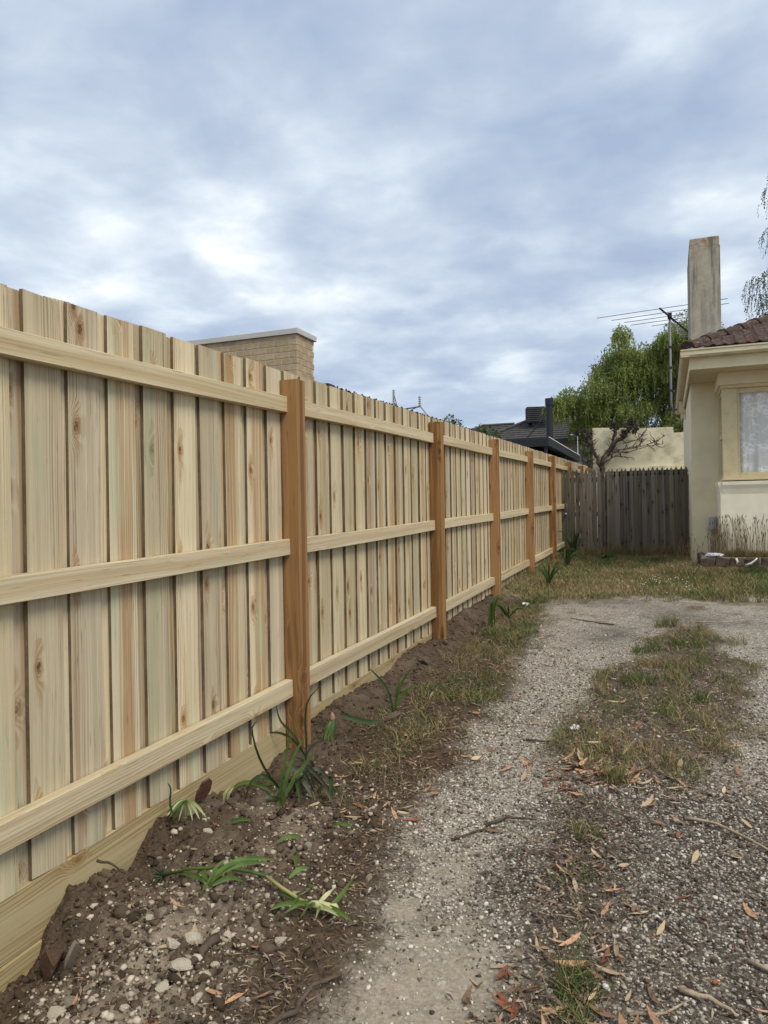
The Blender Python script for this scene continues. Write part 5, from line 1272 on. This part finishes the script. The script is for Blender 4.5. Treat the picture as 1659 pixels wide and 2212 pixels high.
def grasscol(n, r, pg):
    t = r.uniform(0, 1, (n, 1)); g = r.uniform(0, 1, (n, 1)) < pg.reshape(-1, 1)
    return np.where(g, DGREEN*(1-t)+GREEN*1.25*t, TAN*(1-t)+STRAW*t)*r.uniform(.75, 1.2, (n, 1))
r = np.random.default_rng(12)
def field(n, x0, x1, y0, y1, dens, h0, h1, w0, w1, pg, name, lean=(.2, 1.1), label=None):
    x = r.uniform(x0, x1, n); y = r.uniform(y0, y1, n); k = r.uniform(0, 1, n) < dens(x, y); x, y = x[k], y[k]; n = len(x)
    p = np.clip(pg+(fbm(x*2.2, y*2.2, 60, 3)-.5)*1.6, .03, .97)
    V, F, C = blades(x, y, r.uniform(h0, h1, n)*(.6+.9*fbm(x*3, y*3, 61, 2)), r.uniform(w0, w1, n), r.uniform(*lean, n), grasscol(n, r, p), r)
    link(name, mesh_np(name, V, F, colors=C), M['grass'], kind='stuff')
field(34000, -.0, 2.4, 9.0, 14.75, lambda x, y: masks(x, y)['lawn']*.9+.06*(x < .6), .03, .085, .004, .008, .42, 'lawn_grass', (.3, 1.3))
field(12000, 2.3, 4.4, 9.1, 11.68, lambda x, y: masks(x, y)['lawn'], .05, .15, .004, .008, .42, 'lawn_grass', (.3, 1.2))
vg = lambda x, y: masks(x, y)['verge']*(1-masks(x, y)['lawn'])*np.clip(sst(fbm(x*5, y*3.4, 33, 4), .40, .66)*.62+.14*sst(y, 4, 7), 0, 1)*(.25+.75*sst(y, 3.1, 4.4))
field(90000, .2, 1.1, 3.0, 9.4, vg, .02, .085, .0022, .0045, .44, 'verge_grass', (.4, 1.5))
md = lambda x, y: masks(x, y)['med']*np.clip(sst(fbm(x*6, y*3.6, 34, 4), .42, .66)*.6+.06, 0, 1)
field(80000, 1.3, 2.7, 3.4, 8.0, md, .02, .085, .002, .004, .36, 'strip_grass', (.3, 1.4))
wd_ = lambda x, y: masks(x, y)['weed']*sst(fbm(x*6, y*6, 35, 2), .5, .7)*.6
field(5000, 1.35, 1.95, 1.6, 3.4, wd_, .015, .06, .0018, .0035, .6, 'weed_strip', (.4, 1.5))
def tuft(cx, cy, n, R, h, pg, label, wd=.004, seedheads=0):
    a = r.uniform(0, 6.283, n); q = R*np.sqrt(r.uniform(0, 1, n))*.5; x = cx+q*np.cos(a); y = cy+q*np.sin(a)
    V, F, C = blades(x, y, r.uniform(h*.5, h*1.1, n), np.full(n, wd)*r.uniform(.6, 1.2, n), r.uniform(.2, 1.3, n), grasscol(n, r, np.full(n, pg)), r, 4)
    o = np.array([cx, cy, gz(cx, cy)])
    link('grass_tuft', mesh_np('grass_tuft', V-o, F, colors=C), M['grass'], None, o, label=label, cat='grass')
tuft(1.69, 2.07, 150, .13, .13, .8, 'green grass tuft ringed by gum leaves at bottom centre', .0035)
tuft(1.70, 1.96, 80, .10, .07, .8, 'low grass tuft nearest the bottom edge among gum leaves', .004)
tuft(1.63, 3.00, 130, .12, .09, .55, 'olive grass tuft on the dark gravel beside the pale track', .003)
tuft(1.62, 2.66, 60, .14, .06, .85, 'flat green weed in the middle of the dark centre strip', .004)
tuft(1.71, 3.57, 160, .13, .10, .6, 'grass tuft at the near end of the grassy strip among leaves', .003)
tuft(2.0, 3.75, 200, .22, .10, .6, 'wide grass tuft at right end of the grassy strip', .003)
tuft(1.55, 3.85, 170, .2, .11, .45, 'dry grass tuft at the left edge of the grassy strip', .003)
tuft(1.75, 5.31, 150, .22, .10, .9, 'dark green weed tuft in the far half of the grassy strip', .006)
tuft(2.12, 4.95, 120, .15, .09, .92, 'dark green weed tuft right of the other dark weed', .006)
tuft(1.93, 7.5, 200, .22, .16, .6, 'tallest olive grass tuft at the far end of the strip', .004)
tuft(1.78, 6.35, 200, .26, .10, .85, 'bright green low grass tuft on the far strip, left one', .005)
tuft(2.08, 6.55, 220, .28, .10, .85, 'bright green low grass tuft on the far strip, right one', .005)
tuft(2.45, 6.9, 160, .26, .11, .5, 'yellowish grass tuft on the drive at the right', .004)
tuft(.62, 7.2, 220, .3, .10, .85, 'bright green grass tuft in the verge before the third post', .004)
tuft(.50, 4.75, 200, .3, .10, .8, 'green grass patch in the verge near the lone shoot', .004)
tuft(.62, 5.05, 200, .35, .09, .8, 'green grass patch further along in the verge', .004)
tuft(.45, 3.0, 90, .16, .08, .35, 'dry grass tuft right of the strap-leaf clump', .003)
tuft(.55, 3.35, 120, .2, .09, .4, 'dry grass tuft right of the first post', .003)
tuft(.62, 2.95, 80, .18, .06, .5, 'pale flattened grass tuft on the verge litter', .003)
# tall dry seed-head weeds growing out of the garden bed and along the walls
def seedweeds(n, fx, fy, z0, h0, h1, name):
    x = fx(n); y = fy(n); h = r.uniform(h0, h1, n); bx_ = r.normal(0, .10, n)*h; by_ = r.normal(0, .10, n)*h
    mb = MB(); V = []; C = []; Q = []; b = 0
    for i in range(n):
        p0 = np.array([x[i], y[i], z0 if z0 is not None else gz(x[i], y[i])]); p1 = p0+[bx_[i]*.4, by_[i]*.4, h[i]*.6]; p2 = p0+[bx_[i], by_[i], h[i]]
        for pa, pb, ra, rb, cl in ((p0, p1, .0022, .0018, TAN*1.0), (p1, p2, .0018, .0014, TAN*.95), (p2, p2+np.array([bx_[i]*.2, 0, r.uniform(.03, .06)]), .006, .003, np.array([.085, .055, .04]))):
            for (ox, oy) in ((1, 0), (-.5, .87), (-.5, -.87)): V.append(pa+np.array([ox, oy, 0])*ra); C.append(cl)
            for (ox, oy) in ((1, 0), (-.5, .87), (-.5, -.87)): V.append(pb+np.array([ox, oy, 0])*rb); C.append(cl)
            Q += [[b, b+1, b+4, b+3], [b+1, b+2, b+5, b+4], [b+2, b, b+3, b+5]]; b += 6
    link(name, mesh_np(name, np.array(V), np.array(Q), colors=np.array(C)), M['grass'], kind='stuff')
seedweeds(340, lambda n: r.uniform(2.62, 4.2, n), lambda n: r.uniform(11.84, 12.0, n), .6, .18, .62, 'seed_head_weeds')
seedweeds(60, lambda n: r.uniform(2.55, 2.75, n), lambda n: r.uniform(11.9, 12.6, n), .6, .2, .5, 'seed_head_weeds')
seedweeds(50, lambda n: r.uniform(2.05, 2.5, n), lambda n: r.uniform(11.6, 14.5, n), None, .2, .5, 'seed_head_weeds')
field(6000, 2.54, 4.2, 11.82, 12.03, lambda x, y: 1+0*x, .05, .16, .004, .007, .4, 'bed_grass')
bg_ = bpy.data.objects['bed_grass']; bg_.location.z += .21
field(7000, 2.35, 4.3, 11.35, 11.66, lambda x, y: .6+0*x, .07, .2, .003, .006, .45, 'wall_foot_grass', (.2, 1.0))
field(9000, 1.6, 2.55, 11.2, 12.6, lambda x, y: np.exp(-((x-2.25)/.28)**2-((y-11.7)/.5)**2), .08, .22, .003, .006, .3, 'wall_foot_grass', (.2, .9))
field(6000, 0, 2.35, 14.4, 14.78, lambda x, y: .7+0*x, .06, .26, .003, .006, .3, 'gate_foot_grass', (.1, .8))
# daisies
mb = MB()
pts = []
for i in range(90):
    x, y = (random.gauss(2.15, .2), random.gauss(11.7, .35)) if i < 55 else (random.uniform(1.3, 2.2), random.gauss(9.9, .25)); pts.append((x, y, gz(x, y)+random.uniform(.06, .14)))
V = []; F = []
for x, y, z in pts:
    b = len(V); V += [(x-.008, y, z-.004), (x, y-.008, z), (x+.008, y, z-.004), (x, y+.008, z+.004)]; F.append((b, b+1, b+2, b+3))
MB().add(V, F).build('daisy_flowers', M['white_scrap'], None, (2, 11, .4), kind='stuff')

# ------------------------------------------------------------------ strap-leaf plants
def strap(path, w0, mat, parent, name='leaf', fold=.35):
    P = [Vector(p) for p in path]; seg = 9; pts = []
    for i in range(seg+1):     # Catmull-Rom
        t = i/seg*(len(P)-1); a = min(int(t), len(P)-2); f = t-a
        p0, p1, p2, p3 = P[max(a-1, 0)], P[a], P[a+1], P[min(a+2, len(P)-1)]
        pts.append(.5*((2*p1)+(-p0+p2)*f+(2*p0-5*p1+4*p2-p3)*f*f+(-p0+3*p1-3*p2+p3)*f**3))
    V = []; base = pts[0]; w0 *= .78; TC = []
    ref = Vector((random.gauss(0, .3), -1, .3)).normalized()
    for i, p in enumerate(pts):
        t = i/seg; d = (pts[min(i+1, seg)]-pts[max(i-1, 0)]).normalized(); s = d.cross(ref).normalized(); nn = s.cross(d)
        wv = w0*(.55+.45*min(1, t*3))*(1-max(0, t-.45)**1.6*2.4) if t < 1 else w0*.04
        V += [p-s*wv*.5+nn*wv*fold*.5-base, p-base, p+s*wv*.5+nn*wv*fold*.5-base]; TC += [(t, 0, 0, 1), (t, .5, 0, 1), (t, 1, 0, 1)]
    F = []
    for i in range(seg): F += [(3*i, 3*i+1, 3*i+4, 3*i+3), (3*i+1, 3*i+2, 3*i+5, 3*i+4)]
    me = bpy.data.meshes.new(name); me.from_pydata([tuple(v) for v in V], [], F); me.polygons.foreach_set('use_smooth', np.ones(len(F), bool))
    ca = me.color_attributes.new('col', 'FLOAT_COLOR', 'POINT'); ca.data.foreach_set('color', np.array(TC, np.float32).ravel())
    return link(name, me, M[mat], parent, base)
def plant(name, x, y, label, cat='plant', group=None): return empty(name, (x, y, gz(x, y)), label, cat, group)
def rel(p, q): return (p[0]+q[0], p[1]+q[1], p[2]+q[2])
# clump of upright and flattened leaves in front of the first post
A = plant('strap_leaf_plant', .30, 2.87, 'green strap-leaf clump with wilted leaves in front of the first visible post'); b = WL[A.name]
for q, w_, mt in (([(0, 0, 0), (.03, .0, .12), (.07, .02, .24), (.12, .03, .33)], .022, 'strap'), ([(0, 0, 0), (.05, .01, .10), (.12, .02, .20), (.19, .02, .28)], .022, 'strap'), ([(0, 0, .02), (.02, -.02, .15), (.05, -.02, .27), (.075, -.02, .35)], .02, 'strap'),
              ([(0, 0, .03), (.02, -.05, .05), (.045, -.09, .02), (.05, -.12, -.04)], .026, 'strap'), ([(0, 0, .03), (-.03, -.05, .06), (-.03, -.09, .02), (-.025, -.11, -.05)], .026, 'strap_dark'),
              ([(-.02, .05, .05), (-.09, .05, .12), (-.14, .04, .22), (-.16, .03, .33), (-.11, .0, .38)], .02, 'strap_dark'), ([(-.02, .02, .04), (-.12, .0, .09), (-.2, -.03, .09), (-.26, -.06, .03)], .024, 'strap'), ([(0, .04, .03), (-.1, .1, .07), (-.2, .12, .06), (-.27, .1, .0)], .024, 'strap'),
              ([(0, .03, .05), (-.06, .0, .13), (-.12, -.04, .12), (-.15, -.06, .03)], .022, 'strap_dark')):
    strap([rel(b, p) for p in q], w_, mt, A)
for i in range(16):
    a = random.uniform(0, 6.3); L = random.uniform(.09, .2); ox, oy = random.gauss(.03, .06), random.gauss(.12, .07)
    strap([rel(b, (ox, oy, .05)), rel(b, (ox+L*.4*math.cos(a), oy+L*.4*math.sin(a), .09+random.uniform(0, .04))), rel(b, (ox+L*math.cos(a), oy+L*math.sin(a), .03))], .03, random.choice(['strap_dull', 'strap_dull', 'strap_dark']), A)
for ox in (-.235, -.215):
    strap([rel(b, (ox, -.1, .03)), rel(b, (ox+.01, -.1, .07)), rel(b, (ox+.03, -.09, .10))], .02, 'bulb', A, 'cut_stub')
# thin dark-tipped plant at the post foot
B = plant('strap_leaf_plant', .17, 3.36, 'thin plant with a tall arching dark leaf at the foot of the first post'); b = WL[B.name]
for q, mt in (([(0, 0, 0), (.01, 0, .12), (.0, .01, .25), (.03, 0, .36), (.13, 0, .46)], 'strap_dark'), ([(0, 0, .05), (-.05, -.02, .16), (-.12, -.04, .24), (-.14, -.05, .33)], 'strap_dark'), ([(0, 0, .06), (-.06, -.03, .15), (-.14, -.05, .18), (-.21, -.06, .165)], 'strap_dark'), ([(0, 0, .05), (.05, 0, .12), (.11, .01, .14), (.15, .01, .13)], 'strap_dull'), ([(0, 0, .02), (-.03, -.03, .05), (-.08, -.05, .04)], 'strap_dark')):
    strap([rel(b, p) for p in q], .018, mt, B)
# lone upright shoot past the first post
Cc = plant('strap_leaf_plant', .33, 4.25, 'lone bright green upright shoot on bare soil between the first two posts'); b = WL[Cc.name]
for q, mt in (([(0, 0, 0), (.02, 0, .1), (.06, 0, .2), (.14, 0, .31)], 'strap'), ([(0, 0, 0), (-.03, 0, .12), (-.09, 0, .21), (-.17, .0, .28)], 'strap_dark'), ([(0, 0, .02), (.05, 0, .11), (.12, 0, .17), (.19, 0, .19)], 'strap'), ([(0, 0, .01), (.02, 0, .09), (.03, 0, .16), (.05, .01, .24)], 'strap'), ([(0, 0, .01), (.03, -.03, .03), (.06, -.05, .0)], 'strap')):
    strap([rel(b, p) for p in q], .024, mt, Cc)
# wilted cut stem with leaves right of the post foot
D_ = plant('cut_plant', .22, 3.62, 'cut hanging leaf bunch with pink bulb lying right of the first post', 'plant'); b = WL[D_.name]
for i in range(7):
    ox = random.uniform(-.05, .05); strap([rel(b, (0, 0, .14)), rel(b, (ox*.6, -.04, .09)), rel(b, (ox, -.07, .01))], .018, 'strap_dark' if i % 2 else 'strap', D_)
strap([rel(b, (.02, .02, .15)), rel(b, (.12, .05, .12)), rel(b, (.2, .06, .11)), rel(b, (.27, .08, .12))], .034, 'strap_dark', D_)
v, f = lathe([(.002, 0), (.016, .01), (.022, .03), (.014, .055), (.003, .07)], 8); link('bulb', MB().add(v, f).mesh('bulb', True), plain('pink_bulb', (.34, .19, .13), .6, .25), D_, rel(b, (-.01, -.01, .11)), scale=.8)
# long stalk lying on the ground with its flower head and leafy bulb end
S_ = plant('cut_flower_stalk', .22, 2.13, 'long cut flower stalk lying on the soil with leafy bulb end', 'plant')
pts = [(.235, 2.13, .04), (.34, 2.135, .05), (.47, 2.165, .05), (.575, 2.185, .045), (.63, 2.19, .045), (.70, 2.175, .04), (.77, 2.165, .035), (.83, 2.16, .03)]
P = [Vector((x, y, gz(x, y)+z)) for x, y, z in pts]
zz = [p.z for p in P]
for i in range(1, len(P)-1): P[i].z = max(P[i].z, (zz[i-1]+zz[i+1])/2)
mb = MB(); mb.tube(P[:5], [.0055, .0055, .006, .006, .006], 7); mb.build('green_stem', M['strap'], S_, P[0], smooth=True)
mb = MB(); mb.tube(P[4:], [.006, .0065, .007, .007], 7); mb.build('dry_stem', M['stalk'], S_, P[4], smooth=True)
hd_ = P[0]
for i in range(46):
    d = Vector((-abs(random.gauss(.6, .5)), random.gauss(0, .6), random.gauss(.15, .6))).normalized(); mb = MB(); L = random.uniform(.035, .05)
    mb.tube([hd_, hd_+d*L], [.0016, .0012], 4); mb.build('spike', M['strap_dark'], S_, hd_)
e = P[-1]
for q, w_, mt in (([(-.06, .0, .0), (.0, .0, .005), (.06, -.02, .012), (.11, -.03, .0)], .024, 'bulb'), ([(.06, -.01, .01), (.085, .03, .03), (.095, .08, .05), (.10, .13, .06)], .026, 'strap'), ([(.05, 0, .01), (.09, -.02, .015), (.13, -.035, .012), (.165, -.05, .006)], .022, 'strap'), ([(-.02, 0, .01), (-.03, -.06, .03), (-.06, -.1, .015)], .016, 'strap'),
              ([(.01, 0, .01), (.01, -.05, .03), (.0, -.1, .01)], .016, 'strap'), ([(-.01, 0, .01), (-.08, -.05, .02), (-.12, -.09, .01)], .02, 'strap'), ([(-.055, .12, .0), (-.052, .05, .03), (-.05, -.03, .025), (-.055, -.1, .01)], .017, 'strap'), ([(-.03, 0, .01), (-.09, .01, .012), (-.15, .02, .01)], .022, 'strap'), ([(.03, -.01, .01), (.04, -.04, .02), (.05, -.09, .01)], .014, 'stalk'), ([(.02, 0, .015), (.04, .02, .035), (.05, .06, .04)], .02, 'bulb')):
    strap([rel(e, p) for p in q], w_, mt, S_)
v, f = lathe([(.004, 0), (.011, .015), (.015, .05), (.013, .085), (.016, .10), (.004, .108)], 9); link('bulb', MB().add(v, f).mesh('bulb', True), M['bulb'], S_, rel(e, (-.02, 0, .006)), rot=(0, math.pi/2, 0))
# leafy piece crossing the stalk
L_ = plant('cut_leaf_bunch', .45, 2.14, 'bunch of broad green cut leaves across the lying stalk', 'plant'); b = WL[L_.name]
for q, w_ in (([(0, -.04, .0), (.02, .0, .04), (.08, .05, .06), (.17, .09, .06)], .03), ([(0, -.04, 0), (.03, .01, .05), (.09, .07, .07), (.2, .12, .06)], .026), ([(0, -.04, 0), (-.05, .0, .03), (-.1, .03, .03)], .022), ([(0, -.03, .01), (-.07, -.01, .02), (-.15, -.005, .015)], .022), ([(.01, -.03, .01), (.05, .02, .02), (.1, .03, .01)], .022), ([(0, -.05, .0), (.005, .0, .05), (.02, .04, .07)], .02), ([(0, -.08, 0), (.0, -.04, .02), (.005, 0, .04)], .014)):
    strap([rel(b, p) for p in q], w_, 'strap', L_)
# cut fan against the plinth and small stubs
Fn = plant('cut_leaf_fan', .10, 2.42, 'pale green cut fan of leaf bases beside the reddish bark at the plinth', 'plant'); b = WL[Fn.name]
for i in range(9):
    a = -2.6+i*.28; strap([rel(b, (0, .03, .08)), rel(b, (.05*math.cos(a)+.02, .03+.05*math.sin(a), .075)), rel(b, (.1*math.cos(a)+.03, .03+.1*math.sin(a), .04))], .017, random.choice(['bulb', 'strap', 'bulb']), Fn)
strap([rel(b, (.02, -.06, .02)), rel(b, (-.03, -.03, .08)), rel(b, (-.05, .0, .13)), rel(b, (-.075, .01, .15))], .015, 'strap_dark', Fn)
for x, y, a, lb in ((.30, 2.55, .5, 'green leaf piece on the soil right of the cut fan'), (.55, 2.5, .8, 'short green leaf stub above the lying stalk'), (.40, 2.33, 2.5, 'pale green leaf offcut left of the leaf bunch'), (.68, 2.34, 1.2, 'small green leaf offcut on the soil right of the leaf bunch'), (.66, 2.75, .3, 'curled green leaf offcut on the bare soil further back'), (.62, 2.42, 2.1, 'green cut stub lying above the leaf bunch tip')):
    o = plant('cut_leaf', x, y, lb, 'leaf'); b = WL[o.name]; L = .05
    strap([rel(b, (-L*math.cos(a), -L*math.sin(a), .008)), rel(b, (0, 0, .022)), rel(b, (L*math.cos(a), L*math.sin(a), .01))], .022, 'strap', o)
# dark clumps along the far fence foot
def clump(x, y, n, h, label, sp=.25):
    o = plant('strap_leaf_plant', x, y, label); b = WL[o.name]
    for i in range(n):
        a = random.uniform(0, 6.3); L = h*random.uniform(.6, 1.1); s = sp*random.uniform(.3, 1)
        strap([rel(b, (random.gauss(0, .02), random.gauss(0, .02), 0)), rel(b, (s*.35*math.cos(a), s*.35*math.sin(a), L*.55)), rel(b, (s*.75*math.cos(a), s*.75*math.sin(a), L*.9)), rel(b, (s*1.3*math.cos(a), s*1.3*math.sin(a), L*.85))], .026, random.choice(['strap_dark', 'strap_dark', 'strap']), o)
clump(.33, 6.95, 9, .34, 'dark strap-leaf shoot just past the second post', .16)
clump(.40, 7.5, 7, .2, 'low dark strap-leaf shoot behind the one past the second post', .2)
clump(.42, 10.1, 16, .34, 'dark green strap-leaf clump between the third and fourth posts', .28)
clump(.38, 12.4, 14, .32, 'dark green strap-leaf clump before the fifth post', .25)
clump(.28, 14.2, 24, .55, 'largest dark green strap-leaf clump in front of the picket gate', .3)
clump(.85, 13.6, 18, .10, 'low flattened dark plant on the grass in front of the gate', .3)
tuft(.42, 8.6, 60, .25, .12, .8, 'green grass tuft by the third post', .005)
tuft(.6, 5.9, 120, .3, .12, .6, 'long grass tuft in the verge before the second post', .004)
